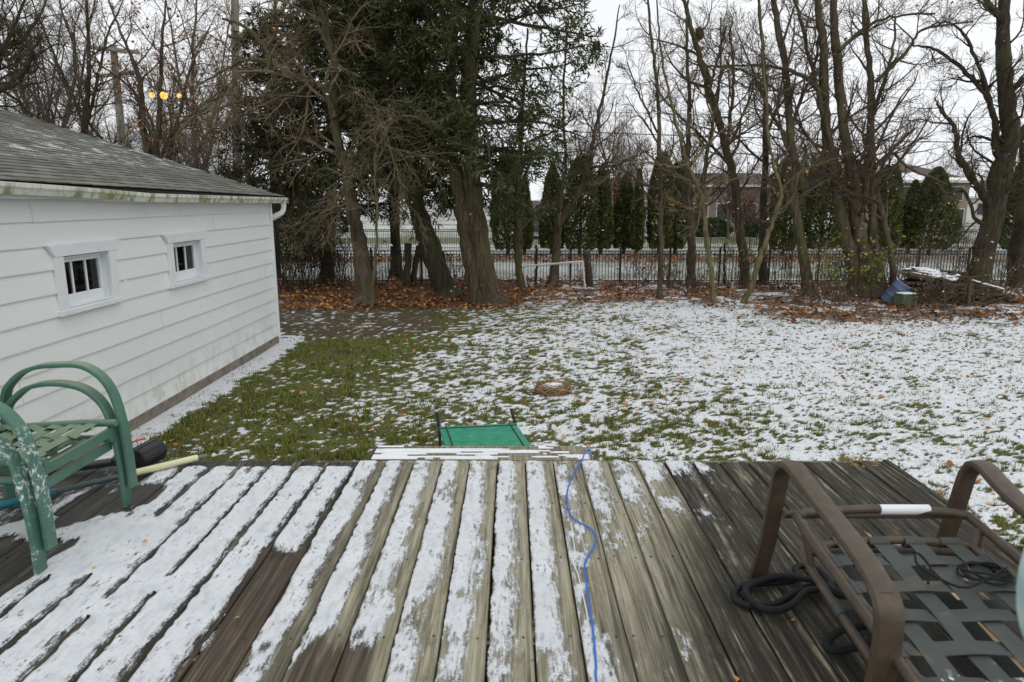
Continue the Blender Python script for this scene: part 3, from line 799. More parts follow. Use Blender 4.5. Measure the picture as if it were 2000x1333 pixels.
# grooved stair at the far edge of the deck
stair = thing('deck_stair', (0, 3.6, 0), 'pale grooved wooden stair leading off the far edge of the deck', 'stairs')
SX0, SX1 = -0.755, 0.425
for si, (ya, yb, zt) in enumerate([(3.385, 3.585, DECK - 0.004), (3.60, 3.87, DECK - 0.21), (3.88, 4.15, DECK - 0.42), (4.16, 4.43, DECK - 0.63)]):
    nb = 9; V = []; sec = []
    ww = yb - ya
    for j in range(nb + 1):
        yy = ya + ww * j / nb
        sec += [(yy - 0.006, 0), (yy - 0.004, -0.007), (yy + 0.004, -0.007), (yy + 0.006, 0)] if 0 < j < nb else [(yy, 0)]
    sec = [(ya, -0.036)] + sec + [(yb, -0.036)]
    K = len(sec)
    for xx in (SX0, SX1):
        V += [(xx, s_[0], zt + s_[1]) for s_ in sec]
    Q = [[j, (j + 1) % K, K + (j + 1) % K, K + j] for j in range(K)]
    V += [(SX0, (ya + yb) / 2, zt - 0.02), (SX1, (ya + yb) / 2, zt - 0.02)]
    T = [[2 * K, (j + 1) % K, j] for j in range(K)] + [[2 * K + 1, K + j, K + (j + 1) % K] for j in range(K)]
    m = MB(); m.add(V, T, Q); m.build('tread', M['deck_wood'], stair)
for xx in (SX0 + 0.05, (SX0 + SX1) / 2, SX1 - 0.05):
    m = MB(); m.poly([(xx - 0.019, 3.385, DECK - 0.045), (xx - 0.019, 3.56, DECK - 0.045), (xx - 0.019, 4.46, 0.30), (xx - 0.019, 4.46, 0.0), (xx - 0.019, 4.1, 0.0), (xx - 0.019, 3.385, DECK - 0.33)], (0.038, 0, 0)); m.build('stringer', M['bark_dark'], stair)
b = MB()                                                         # snow lying in the tread's grooves
for j in range(9):
    yy = 3.385 + 0.2 * (j + 0.5) / 9; xs_ = np.arange(SX0 + 0.03, SX1 - 0.02, 0.02)
    f = fbm(xs_ * 5, np.full_like(xs_, j * 3.1), 3) + 0.22 * sstep(0.3, -0.6, xs_) - 0.04 * j * (j > 2) * 0.3
    for i in range(len(xs_)):
        if f[i] > 0.56:
            h = 0.003 + 0.004 * f[i]
            b.box((xs_[i], yy, DECK - 0.004 + h / 2 - 0.001), (0.0215, 0.012 + 0.006 * (f[i] > 0.6), h), None, 0.001)
tag(b.build('snow', M['snow'], stair), kind='stuff')

# snow on the planks: a relief sheet that dips below the boards where they are bare
nu = 22; nyS = 300
kk = np.arange(kmin, kmax)
uu = np.arange(nu) / nu
xs_ = (SEAM0 + PITCHX * (kk[:, None] + uu[None])).ravel()
ysn = np.linspace(0.9, DY1 - 0.004, nyS)
GX, GY = np.meshgrid(xs_, ysn)
U = np.tile(uu, len(kk))[None].repeat(nyS, 0)
KB = np.repeat(kk, nu)[None].repeat(nyS, 0)
hk = lambda s: (np.sin(KB * 12.9898 + s) * 43758.5453) % 1.0
cov = 0.24 + 0.60 * sstep(-0.15, -0.95, GX) - 0.06 * sstep(0.25, 0.5, GX) - 0.42 * sstep(0.48, 0.70, GX - 0.12 * sstep(2.2, 3.2, GY)) - 0.9 * sstep(0.85, 1.15, GX)
nz = fbm(GX * 10, GY * 4.0, 5, 0.62); nz2 = fbm(GX * 2.3 + 7, GY * 1.7, 3); nz3 = fbm(GX * 45, GY * 26, 3)
lf = sstep(-0.45, -1.0, GX)
umax = 0.62 + 0.27 * lf + 0.12 * (hk(1) - 0.5) + (0.75 - 0.40 * lf) * (nz - 0.5) + (0.40 - 0.15 * lf) * (nz2 - 0.5)
edge = np.minimum((umax - U) / (0.16 + 0.16 * sstep(-0.8, 0.0, GX)), (U - 0.03 - 0.05 * hk(2) + 0.12 * (nz3 - 0.5)) / 0.05)
edge = np.clip(edge, -2.5, 1)
m = cov + 2.1 * (nz - 0.5) + 1.7 * (nz2 - 0.5) + 0.7 * (nz3 - 0.5)
bridge = (nz2 + 0.09 * sstep(-0.9, -1.8, GX) > 0.68) & (GX < -0.9)
m = np.where(bridge & (m > 0), m, np.minimum(m, 0.42 * edge + 0.04 + 0.4 * (nz3 - 0.5)))
m = np.where((U < 0.5 / nu) & ~bridge, -1.0, m)
def patch(x0, x1, y0, y1, soft=0.10):
    wx = 0.05 * (vnoise(GY * 9, GX * 9) - 0.5); wy = 0.3 * (vnoise(GX * 7, GY * 3) - 0.5)
    return sstep(x0 - 0.02, x0 + 0.02, GX + wx) * sstep(x1 + 0.02, x1 - 0.02, GX + wx) * sstep(y0 - soft, y0 + soft, GY + wy) * sstep(y1 + soft, y1 - soft, GY + wy)
bare = patch(-0.932, -0.795, 0, 2.40) + patch(-0.62, -0.40, 0, 1.84, 0.06) + patch(-1.95, -1.62, 2.66, 3.0) + patch(-3.2, -1.72, 1.9, 2.45) + patch(-3.2, -2.0, 2.6, 3.2) * 0.30
bare = bare + sstep(3.24, 3.33, GY) * (GX < -0.8) * 0.9
bare = bare + patch(-2.2, -1.75, 3.02, 3.4) * 0.35 + 0.8 * sstep(0.46, 0.62, GX + 0.2 * (nz2 - 0.5)) * sstep(2.7, 2.2, GY)
m = m - 1.6 * np.clip(bare, 0, 1)
mx = m.copy()
ht = np.clip(mx, 0, 0.35)
gz = DECK + 0.0028 + 0.016 * ht ** 0.7 + 0.0015 * (nz3 - 0.5) * (ht > 0)
edgecol = (GX < DX0 + 0.005) | (GX > DX1 - 0.015)
keep = (m > -0.5) & ~edgecol
ny, nx = GX.shape
kf = keep[:-1, :-1] & keep[1:, :-1] & keep[:-1, 1:] & keep[1:, 1:] & ((m[:-1, :-1] > -0.36) | (m[1:, 1:] > -0.36))
ii, jj = np.where(kf)
Q = np.stack([ii * nx + jj, ii * nx + jj + 1, (ii + 1) * nx + jj + 1, (ii + 1) * nx + jj], -1)
used, inv = np.unique(Q, return_inverse=True)
V = np.stack([GX, GY, gz], -1).reshape(-1, 3)[used]
def thin_snow():
    t = NT('thin_deck_snow'); p = t.pos(); g = t.noise(p, 6.0, 3); f = t.noise(p, 150.0, 5, 0.7); h = t.noise(t.scaled(p, (95, 14, 95)), 1.0, 5, 0.7)
    t.bump(t.math('ADD', t.math('MULTIPLY', t.noise(p, 60.0, 5, 0.7), 0.8), g), 0.6, 0.02)
    t.done(t.ramp(g, [(0.3, (0.60, 0.625, 0.65)), (0.7, (0.71, 0.73, 0.75))]), 0.75, 0.2)
    a = t.math('ADD', t.attr('v'), t.math('ADD', t.math('MULTIPLY', t.math('SUBTRACT', f, 0.5), 0.9), t.math('MULTIPLY', t.math('SUBTRACT', h, 0.5), 1.5)))
    pits = t.math('MULTIPLY', t.step(t.noise(t.scaled(p, (60, 26, 60)), 1.0, 5, 0.75), 0.54, 0.64), t.step(t.noise(p, 6.0, 3), 0.46, 0.62))
    pits = t.math('MAXIMUM', pits, t.math('MULTIPLY', t.step(t.noise(t.scaled(p, (24, 12, 24)), 1.0, 5, 0.7), 0.45, 0.75), 0.30))
    t.l(t.math('MULTIPLY', t.step(a, -0.12, 0.32), t.math('SUBTRACT', 1.0, t.math('MULTIPLY', pits, 0.8))), t.b.inputs['Alpha'])
    return t.m
me = mesh_np('deck_snow', V, [inv.reshape(-1, 4)], thin_snow(), True, {'v': np.clip(m, -1, 0.5).ravel()[used]})
tag(obj('deck_snow', me), kind='stuff')
# ================================================================== THINGS ON THE DECK
def green_mat():
    t = NT('old_green_paint'); p = t.pos()
    f = t.noise(p, 9.0, 4); fl = t.noise(p, 70.0, 6, 0.7); big = t.noise(p, 7.0, 3)
    c = t.ramp(f, [(0.3, (0.055, 0.135, 0.098)), (0.7, (0.085, 0.185, 0.135))])
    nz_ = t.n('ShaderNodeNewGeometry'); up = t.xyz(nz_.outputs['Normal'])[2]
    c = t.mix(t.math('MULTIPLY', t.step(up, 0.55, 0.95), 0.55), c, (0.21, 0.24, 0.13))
    c = t.mix(t.math('MULTIPLY', t.step(t.noise(p, 24.0, 4), 0.62, 0.72), 0.7), c, (0.15, 0.085, 0.045))
    return t.done(c, 0.42, 0.45)
M['green_paint'] = green_mat()
def frost_mat():
    t = NT('frosted_green_paint'); p = t.pos()
    f = t.noise(p, 9.0, 4); fl = t.noise(p, 60.0, 7, 0.72); x, y, z = t.xyz()
    c = t.ramp(f, [(0.3, (0.055, 0.135, 0.098)), (0.7, (0.085, 0.185, 0.135))])
    s = t.math('MULTIPLY', t.step(fl, 0.51, 0.60), t.step(t.noise(p, 9.0, 2), 0.40, 0.56))
    s = t.math('MULTIPLY', s, t.step(z, DECK + 0.58, DECK + 0.48))
    c = t.mix(t.math('MULTIPLY', s, 0.85), c, (0.74, 0.78, 0.80))
    c = t.mix(t.math('MULTIPLY', t.step(t.noise(p, 24.0, 4), 0.62, 0.72), 0.6), c, (0.15, 0.085, 0.045))
    return t.done(c, 0.45, 0.4)
M['green_frost'] = frost_mat()

FY, NY = 2.82, 2.285
far_out = [at(x, y, FY) for x, y in [(257, 952), (248, 885), (238, 832), (222, 778), (203, 745), (178, 724), (150, 714), (110, 714), (75, 717), (45, 727), (22, 746), (8, 772)]]
far_in = [at(x, y, FY) for x, y in [(249, 990), (241, 925), (228, 860), (211, 805), (191, 777), (160, 757), (120, 749), (85, 750), (55, 758), (32, 776), (14, 800)]]
def full_arch(P, zb):
    P = np.array(P); xe = P[-1, 0]
    tail = np.array([[xe - 0.015, P[0, 1], P[-1, 2] - 0.12], [xe - 0.03, P[0, 1], DECK + 0.30], [xe - 0.05, P[0, 1], zb]])
    return smooth_path(np.vstack([P, tail]), 44)
band = [(-0.024, -0.009), (0.024, -0.009), (0.026, -0.005), (0.026, 0.005), (0.024, 0.009), (-0.024, 0.009), (-0.026, 0.005), (-0.026, -0.005)]
for ci, (arch, seat_z, lab) in enumerate([(far_in, 0.30, 'lower green metal patio chair standing on the deck beneath another one'), (far_out, 0.37, 'upper green metal patio chair stacked on top, its tall looped arms highest')]):
    P = full_arch(arch, DECK + 0.003 + ci * 0.09)
    P[:, 2] = np.maximum(P[:, 2], DECK + 0.003)
    xf, xb = P[6, 0] - 0.01, P[-6, 0]
    ch = thing('patio_chair', (xf, (FY + NY) / 2, DECK), lab, 'chair', 'stacked green patio chairs')
    sgn = 0.0
    for yy in (FY, NY):
        Q = P.copy(); Q[:, 1] = yy + (0.012 * ci if yy == FY else -0.030 * (ci == 0))
        q = MB(); q.sweep(Q, band, (0, 1, 0)); q.build('arm_loop', M['green_frost'] if yy == NY else M['green_paint'], ch, True)
    zs = DECK + seat_z
    x0 = xf - 0.02
    q = MB(); q.box((x0, (FY + NY) / 2, zs - 0.015), (0.012, FY - NY, 0.042), None, 0.003); q.build('seat_rail', M['green_paint'], ch)
    q = MB(); q.box((xb + 0.02, (FY + NY) / 2, zs - 0.045), (0.012, FY - NY, 0.042), None, 0.003); q.build('seat_rail', M['green_paint'], ch)
    for yy, s_ in ((FY - 0.045, 1), (NY + 0.045, -1)):
        q = MB(); q.tube([(x0 + 0.035, yy, zs + 0.028), (x0 - 0.1, yy, zs + 0.027), (xb - 0.03, yy, zs)], 0.016, 10); q.build('seat_tube', M['green_paint'], ch, True)
    for j in range(6):                                           # straps across, and the longer ones woven through them
        xx = x0 - 0.055 - j * (x0 - xb - 0.06) / 5.5
        q = MB(); q.box((xx, (FY + NY) / 2, zs + 0.030 - 0.004 * j), (0.038, FY - NY - 0.09, 0.003), Matrix.Rotation(0.12, 3, 'Y')); q.build('seat_slat', M['green_paint'], ch)
    for j in range(4):
        yy = NY + 0.11 + j * 0.105
        xs = np.linspace(x0 - 0.02, xb + 0.02, 18)
        Pp = np.stack([xs, np.full(18, yy), zs + 0.026 + 0.010 * np.sin(np.arange(18) * 1.7 + j * 3.1)], -1)
        q = MB(); q.sweep(Pp, [(-0.022, -0.0012), (0.022, -0.0012), (0.022, 0.0012), (-0.022, 0.0012)], (0, 1, 0)); q.build('seat_strap', M['green_paint'], ch)
    bt = MB()                                                    # the back, just outside the picture
    bp = smooth_path([(xb, NY + 0.03, zs + 0.02), (xb - 0.12, NY + 0.03, zs + 0.35), (xb - 0.18, NY + 0.10, zs + 0.52), (xb - 0.18, FY - 0.10, zs + 0.52), (xb - 0.12, FY - 0.03, zs + 0.35), (xb, FY - 0.03, zs + 0.02)], 30)
    bt.tube(bp, 0.013, 8); bt.build('back_frame', M['green_paint'], ch, True)
    for j in range(4):
        f = 0.10 + 0.09 * j
        q = MB(); q.box((xb - 0.36 * f - 0.01, (FY + NY) / 2, zs + f), (0.003, FY - NY - 0.10, 0.04)); q.build('back_slat', M['green_paint'], ch)

# brown strap chair on the right
def alu_mat():
    t = NT('brown_painted_metal'); p = t.pos(); f = t.noise(p, 25.0, 4)
    c = t.ramp(f, [(0.3, (0.058, 0.042, 0.028)), (0.7, (0.088, 0.065, 0.045))])
    c = t.mix(t.step(t.noise(p, 160.0, 2), 0.75, 0.78), c, (0.4, 0.38, 0.36))
    return t.done(c, 0.5, 0.4)
M['brown_metal'] = alu_mat()
def strap_mat(name, snow):
    t = NT(name); p = t.pos(); f = t.noise(p, 14.0, 4); y = t.xyz()[1]
    c = t.ramp(f, [(0.3, (0.036, 0.043, 0.039)), (0.7, (0.058, 0.068, 0.061))])
    c = t.mix(t.math('MULTIPLY', t.step(t.noise(p, 11.0, 2), 0.62, 0.72), 0.35), c, (0.14, 0.10, 0.05))
    if snow:
        s = t.math('MULTIPLY', t.step(t.noise(p, 42.0, 5, 0.6), 0.57, 0.61), t.step(t.math('ADD', y, t.math('MULTIPLY', t.noise(p, 9.0, 2), 0.5)), 1.72, 1.58))
        c = t.mix(s, c, (0.76, 0.80, 0.83))
    return t.done(c, 0.55, 0.4)
M['strap'] = strap_mat('grey_green_strap', True)
M['strap_wrap'] = strap_mat('grey_green_strap_wrap', False)
bc = thing('strap_chair', (1.18, 1.7, DECK), 'brown metal lounge chair with woven grey straps and sloping armrests', 'chair')
def zc(y): return DECK + 0.31 - 0.115 * (2.09 - y)
armp = [(-0.031, -0.012), (-0.014, -0.016), (0.014, -0.016), (0.031, -0.012), (0.036, -0.004), (0.035, 0.005), (0.029, 0.011), (0.022, 0.012), (0.017, 0.010), (0.011, 0.014), (-0.011, 0.014), (-0.017, 0.010), (-0.022, 0.012), (-0.029, 0.011), (-0.035, 0.005), (-0.036, -0.004)]
for xa, sg in ((0.888, 1), (1.505, -1)):
    path = [(2.235, 0.004), (2.205, 0.14), (2.165, 0.30), (2.135, 0.43), (2.105, 0.475), (2.05, 0.488), (1.97, 0.470), (1.86, 0.447), (1.72, 0.430), (1.60, 0.420), (1.515, 0.408), (1.47, 0.385), (1.452, 0.34), (1.455, 0.22), (1.475, 0.004)]
    armp_ = [(a_ * 0.88, b_) for a_, b_ in armp]
    P = smooth_path([(xa - sg * (0.012 if z < 0.1 else 0) + sg * 0.02 * math.sin(max(0, min(1, (2.1 - y) / 0.6)) * 3.14), y, DECK + z) for y, z in path], 60)
    q = MB(); q.sweep(P[16:46], armp_, (1, 0, 0)); q.build('armrest', M['brown_metal'], bc, True)
    leg = [(-0.026, -0.011), (0.026, -0.011), (0.030, 0), (0.026, 0.011), (-0.026, 0.011), (-0.030, 0)]
    q = MB(); q.sweep(P[:19] + np.array([0, 0, -0.004]), leg, (1, 0, 0)); q.build('leg', M['brown_metal'], bc, True)
    leg2 = [(-0.029, -0.014), (0.029, -0.014), (0.036, -0.004), (0.034, 0.006), (0.028, 0.011), (0.016, 0.010), (0.010, 0.014), (-0.010, 0.014), (-0.016, 0.010), (-0.028, 0.011), (-0.034, 0.006), (-0.036, -0.004)]
    q = MB(); q.sweep(P[43:], leg2, (1, 0, 0)); q.build('leg', M['brown_metal'], bc, True)
xl, xr = 0.915, 1.478
def loopU(x0, x1, yf, yb, dz, rad, k=40):
    pts = [(x0, yb, zc(yb) + dz), (x0, (yf + yb) / 2, zc((yf + yb) / 2) + dz), (x0, yf - rad, zc(yf - rad) + dz), (x0 + rad * 0.3, yf - rad * 0.3, zc(yf) + dz), (x0 + rad, yf, zc(yf) + dz),
           ((x0 + x1) / 2, yf + 0.012, zc(yf) + dz + 0.006), (x1 - rad, yf, zc(yf) + dz), (x1 - rad * 0.3, yf - rad * 0.3, zc(yf) + dz), (x1, yf - rad, zc(yf - rad) + dz), (x1, (yf + yb) / 2, zc((yf + yb) / 2) + dz), (x1, yb, zc(yb) + dz)]
    return smooth_path(pts, k)
q = MB(); q.tube(loopU(xl, xr, 2.085, 0.95, 0.012, 0.07), 0.0145, 10); q.build('seat_frame', M['brown_metal'], bc, True)
q = MB(); q.tube([(xl - 0.02, 2.10, zc(2.09) - 0.004), (xr + 0.02, 2.10, zc(2.09) - 0.004)], 0.0135, 10); q.build('front_rail', M['brown_metal'], bc, True)
q = MB(); q.tube([(1.205, 2.094, zc(2.085) + 0.017), (1.365, 2.093, zc(2.085) + 0.017)], 0.0168, 12); q.build('label_sleeve', M['white_trim'], bc, True)
for li, (x0, x1, yf, yb, dz, r_, ox, oy) in enumerate([(0.965, 1.435, 1.985, 0.95, -0.035, 0.0135, 0.0, 0.0), (0.935, 1.465, 2.045, 0.95, -0.105, 0.0135, 0.05, 0.045)]):
    lt = MB(); lt.tube(loopU(x0, x1, yf, yb, dz, 0.05), r_, 10)
    fr_ = lt.build('strap_frame', M['brown_metal'], bc, True)
    sx = [x0 + 0.072 + ox * 0.6 + j * 0.112 for j in range(4)]
    sy = [yf - 0.105 - oy - j * 0.118 for j in range(8)]
    if li: sx, sy = sx[::2], sy[1::3]
    for j, xx in enumerate(sx):
        yk = np.linspace(yf + 0.012, yb, 26)
        zz = np.array([zc(y_) + dz + 0.012 for y_ in yk]); zz[0] -= 0.015
        for s_ in range(len(sy)): zz += 0.0035 * (1 if (s_ + j) % 2 else -1) * np.exp(-((yk - sy[s_]) / 0.035) ** 2)
        q = MB(); q.sweep(np.stack([np.full(26, xx), yk, zz], -1), [(-0.027, -0.0012), (0.027, -0.0012), (0.027, 0.0012), (-0.027, 0.0012)], (1, 0, 0)); q.build('strap', M['strap'], bc)
        q = MB(); q.tube([(xx - 0.031, yf + 0.002, zc(yf) + dz + 0.002), (xx + 0.031, yf + 0.002, zc(yf) + dz + 0.002)], r_ + 0.0035, 10); q.build('strap_wrap', M['strap_wrap'], bc, True)
    for s_, yy in enumerate(sy):
        xk = np.linspace(x0 - 0.012, x1 + 0.012, 20); zz = np.full(20, zc(yy) + dz + 0.012); zz[0] -= 0.012; zz[-1] -= 0.012
        for j in range(len(sx)): zz += 0.0035 * (-1 if (s_ + j) % 2 else 1) * np.exp(-((xk - sx[j]) / 0.035) ** 2)
        q = MB(); q.sweep(np.stack([xk, np.full(20, yy), zz], -1), [(-0.027, -0.0012), (0.027, -0.0012), (0.027, 0.0012), (-0.027, 0.0012)], (0, 1, 0)); q.build('strap', M['strap'], bc)
        for xe in (x0, x1):
            q = MB(); q.tube([(xe, yy - 0.031, zc(yy - 0.031) + dz), (xe, yy + 0.031, zc(yy + 0.031) + dz)], r_ + 0.0035, 10); q.build('strap_wrap', M['strap_wrap'], bc, True)
    for xa_, xb_ in ((x0 + 0.005, xl), (x1 - 0.005, xr)):
        q = MB(); q.tube([(xa_, 1.96, zc(1.96) + dz), (xb_, 2.0, zc(2.0) + 0.012)], 0.010, 8); q.build('bracket', M['brown_metal'], bc, True)

M['black_rubber'] = plain('black_foam_rubber', (0.012, 0.013, 0.015), 0.75, 0.3, 40.0, 0.25)
M['black_plastic'] = plain('black_plastic', (0.016, 0.017, 0.018), 0.45, 0.3, 20.0, 0.4)
def ondeck(pts, h): return [on(x, y, DECK + h) + np.array([0, 0, 0]) for x, y in pts]
rope = ondeck([(1690, 1262), (1668, 1222), (1632, 1158), (1607, 1120), (1575, 1106), (1554, 1110), (1558, 1126), (1540, 1136), (1500, 1139), (1462, 1142), (1438, 1152), (1434, 1168), (1452, 1181), (1482, 1184), (1516, 1180), (1545, 1162), (1580, 1147), (1618, 1149), (1660, 1160), (1668, 1150), (1640, 1140), (1618, 1146)], 0.020)
rope2 = ondeck([(1618, 1146), (1600, 1158), (1572, 1164), (1545, 1190), (1515, 1200), (1484, 1194), (1462, 1176), (1456, 1158), (1474, 1146), (1515, 1140), (1560, 1142), (1600, 1152), (1640, 1175), (1690, 1190), (1730, 1205), (1700, 1226), (1650, 1236), (1622, 1254), (1612, 1272), (1630, 1280), (1665, 1274), (1720, 1262), (1800, 1275), (1900, 1285)], 0.020)
rp = np.array(rope + rope2[1:]); rp[22:, 2] += 0.014; rp[30:34, 2] += 0.012
t = thing('rope', rp[0], 'thick black rope heaped in loops under the brown strap chair', 'rope')
q = MB(); q.tube(smooth_path(rp, 330), 0.0118, 10); q.build('rope_strand', M['black_rubber'], t, True)

cord = ondeck([(1158, 897), (1154, 890), (1149, 887), (1143, 890), (1136, 900), (1122, 922), (1111, 948), (1107, 970), (1109, 992), (1117, 1010), (1130, 1020), (1146, 1028), (1158, 1038), (1163, 1052), (1161, 1068), (1152, 1082), (1144, 1096), (1142, 1112), (1147, 1150), (1154, 1200), (1160, 1250), (1164, 1300), (1167, 1345)], 0.012)
cord = np.array(cord); cord[1:4, 2] += 0.02; cord[0] = [0.418, 3.36, DECK - 0.05]
cord = np.vstack([cord, cord[-1] + np.array([0.0, -0.5, 0])])
t = thing('blue_cord', cord[10], 'thin blue cord winding along the middle of the deck', 'cord')
q = MB(); q.tube(smooth_path(cord, 260), 0.0037, 8); q.build('cord_strand', plain('blue_cord_plastic', (0.022, 0.125, 0.50), 0.4, 0.15, 50.0), t, True)
wc = np.array(ondeck([(1116, 1020), (1119, 1050), (1123, 1080), (1120, 1100), (1128, 1120), (1138, 1160), (1148, 1210), (1146, 1240), (1156, 1270)], 0.009))
t = thing('white_cord', wc[2], 'thin white string lying left of the blue cord on the deck', 'cord')
q = MB(); q.tube(smooth_path(wc, 90), 0.002, 6); q.build('cord_strand', M['white_trim'], t, True)

# thin black cord coiled on the strap seat
zc2 = lambda x, y, h=0.0: None
base = at(1905, 1085, 1.84)
cc = []
for i in range(70):
    a = i * 0.36; r_ = 0.075 - 0.0004 * i
    cc.append((1.36 + r_ * math.cos(a) * 1.0, 1.80 + r_ * math.sin(a) * 0.75, zc(1.8) - 0.035 + 0.022 + 0.004 * math.sin(i * 1.3) + 0.0003 * i))
cc += [(1.26, 1.72, zc(1.8) - 0.005), (1.19, 1.74, zc(1.8) + 0.01), (1.15, 1.78, zc(1.8) + 0.03), (1.17, 1.82, zc(1.8) + 0.045), (1.20, 1.80, zc(1.8) + 0.01), (1.16, 1.74, zc(1.8) - 0.005)]
t = thing('black_cord', (1.36, 1.8, zc(1.8)), 'thin black cord coiled on the grey strap seat', 'cord')
q = MB(); q.tube(smooth_path(cc, 240), 0.0035, 6); q.build('cord_strand', M['black_rubber'], t, True)

# pole with a cream sleeve, lying on the deck
pa, pb = on(404, 890, DECK + 0.03), on(96, 964, DECK + 0.03)
d = (pb - pa); Lp = np.linalg.norm(d); d /= Lp
t = thing('pole', (pa + pb) / 2, 'long pole with cream sleeve and teal end lying across the deck boards', 'pole')
f1 = 0.09; f2 = 0.50
q = MB(); q.tube([pa, pa + d * Lp * f1], 0.010, 10); q.build('tip', plain('grey_metal_tip', (0.17, 0.17, 0.15), 0.5), t, True)
q = MB(); q.tube([pa + d * Lp * (f1 - 0.02), pa + d * Lp * f2], 0.017, 12); q.build('sleeve', plain('cream_sleeve', (0.62, 0.60, 0.36), 0.5, 0.08, 12), t, True)
q = MB(); q.tube([pa + d * Lp * f2, pa + d * Lp * 0.97], 0.0135, 10); q.build('shaft', plain('dark_teal_shaft', (0.05, 0.085, 0.085), 0.5), t, True)
q = MB(); q.tube([pa + d * Lp * 0.965, pa + d * Lp * 1.5], 0.0165, 10); q.build('grip', plain('teal_grip', (0.02, 0.16, 0.20), 0.5), t, True)

# black garden tool with a drum-shaped motor and red cable
c0 = on(293, 897, DECK + 0.02)
t = thing('garden_tool', (c0[0], c0[1], DECK), 'black garden tool with drum shaped motor and red cable at deck edge', 'garden tool')
ax = np.array([0.35, 0.93, 0.10]); ax /= np.linalg.norm(ax)
q = MB(); q.lathe([(0.001, 0.0), (0.050, 0.0), (0.056, 0.006), (0.058, 0.13), (0.052, 0.14), (0.001, 0.141)], (c0[0], c0[1] - 0.12, DECK + 0.062), ax, 22); q.build('motor_housing', M['black_plastic'], t, True)
q = MB()
for k in range(9):
    a = k * 0.698
    u_ = np.cross(ax, [0, 0, 1]); u_ /= np.linalg.norm(u_); v_ = np.cross(u_, ax)
    p0 = np.array([c0[0], c0[1] - 0.12, DECK + 0.062]) + 0.058 * (math.cos(a) * u_ + math.sin(a) * v_)
    q.tube([p0 + ax * 0.01, p0 + ax * 0.125], 0.003, 5)
q.build('housing_rib', M['black_plastic'], t)
s0 = np.array([c0[0] - 0.05, c0[1] - 0.09, DECK + 0.055])
e0 = on(95, 922, DECK + 0.03)
q = MB(); q.bar(s0, e0, 0.055, 0.028, bev=0.006); q.build('shaft', M['black_plastic'], t)
q = MB(); q.bar(s0 + [0.0, 0, 0.006], s0 + (e0 - s0) * 0.22 + [0, 0, 0.008], 0.075, 0.045, bev=0.01); q.build('connector', M['black_plastic'], t)
red = plain('red_cable', (0.55, 0.03, 0.02), 0.45, 0.15)
q = MB(); q.tube(smooth_path([s0 + [-0.03, 0.02, 0.01], s0 + [-0.02, 0.0, 0.05], s0 + [0.02, 0.02, 0.085], s0 + [0.06, 0.05, 0.09]], 20), 0.0045, 7)
q.tube(smooth_path([s0 + [-0.03, -0.03, 0.0], s0 + [0.0, -0.05, -0.015], s0 + [0.04, -0.06, -0.02]], 12), 0.005, 7); q.build('cable', red, t, True)
m_ = s0 + (e0 - s0) * 0.62
q = MB(); q.box(m_ + [0, 0, 0.012], (0.03, 0.03, 0.02), None, 0.004); q.box(s0 + (e0 - s0) * 0.05 + [0, -0.03, 0.0], (0.025, 0.03, 0.02), None, 0.004); q.build('red_button', red, t)

# leaves on the deck
yl = leafy('pale_yellow_leaf', [(0, (0.36, 0.30, 0.05)), (1, (0.46, 0.38, 0.10))])
tv, tt = TPL[2]; ym = mesh_np('fallen_leaf', tv, [tt], yl, False, {'v': np.full(len(tv), 0.6)})
tan_leaf = mesh_np('fallen_leaf', tv, [tt], M['litter'], False, {'v': np.full(len(tv), 0.8)})
for (x, y, s, me, lab) in [(462, 1206, 0.012, ym, 'yellow leaf on the bare wet plank at the lower left of the deck'), (182, 1110, 0.009, ym, 'small yellow leaf on deck snow right of the green chair legs'), (160, 1015, 0.008, ym, 'small yellow leaf on deck snow behind the nearest green leg'),
                           (381, 913, 0.016, tan_leaf, 'tan leaf by the tip of the cream pole'), (1464, 1186, 0.012, tan_leaf, 'orange leaf beside the left loops of the black rope'), (1549, 1210, 0.011, tan_leaf, 'orange leaf just below the black rope loops'),
                           (1440, 1325, 0.016, tan_leaf, 'orange leaf on dark planks at the bottom edge'), (283, 1058, 0.012, tan_leaf, 'brown leaf caught in a seam left of deck centre')]:
    p = on(x, y, DECK + 0.012); o = obj('fallen_leaf', me, None, p); o.scale = (s, s, s); o.rotation_euler = (0.3, 0.2, x); tag(o, lab, 'leaf', 'leaves on the deck')

def lichen_mat():
    t = NT('orange_lichen'); f = t.noise(t.pos(), 50.0, 4)
    return t.done(t.ramp(f, [(0.3, (0.10, 0.07, 0.03)), (0.6, (0.30, 0.19, 0.03)), (0.8, (0.46, 0.32, 0.04))]), 0.9, 0.1)
ml = lichen_mat(); pl_ = on(1688, 899, DECK)
q = MB()
for k in range(46):
    a = rng.random() * 6.28; r_ = 0.075 * rng.random() ** 0.7
    q.box((pl_[0] - 0.03 + r_ * 1.3 * math.cos(a), pl_[1] - 0.02 + r_ * math.sin(a), DECK - 0.0003), (0.006 + 0.012 * rng.random(), 0.010 * (1 + rng.random()), 0.002), Matrix.Rotation(rng.random() * 3, 3, 'Z'), 0.001)
tag(q.build('lichen', ml), kind='stuff')

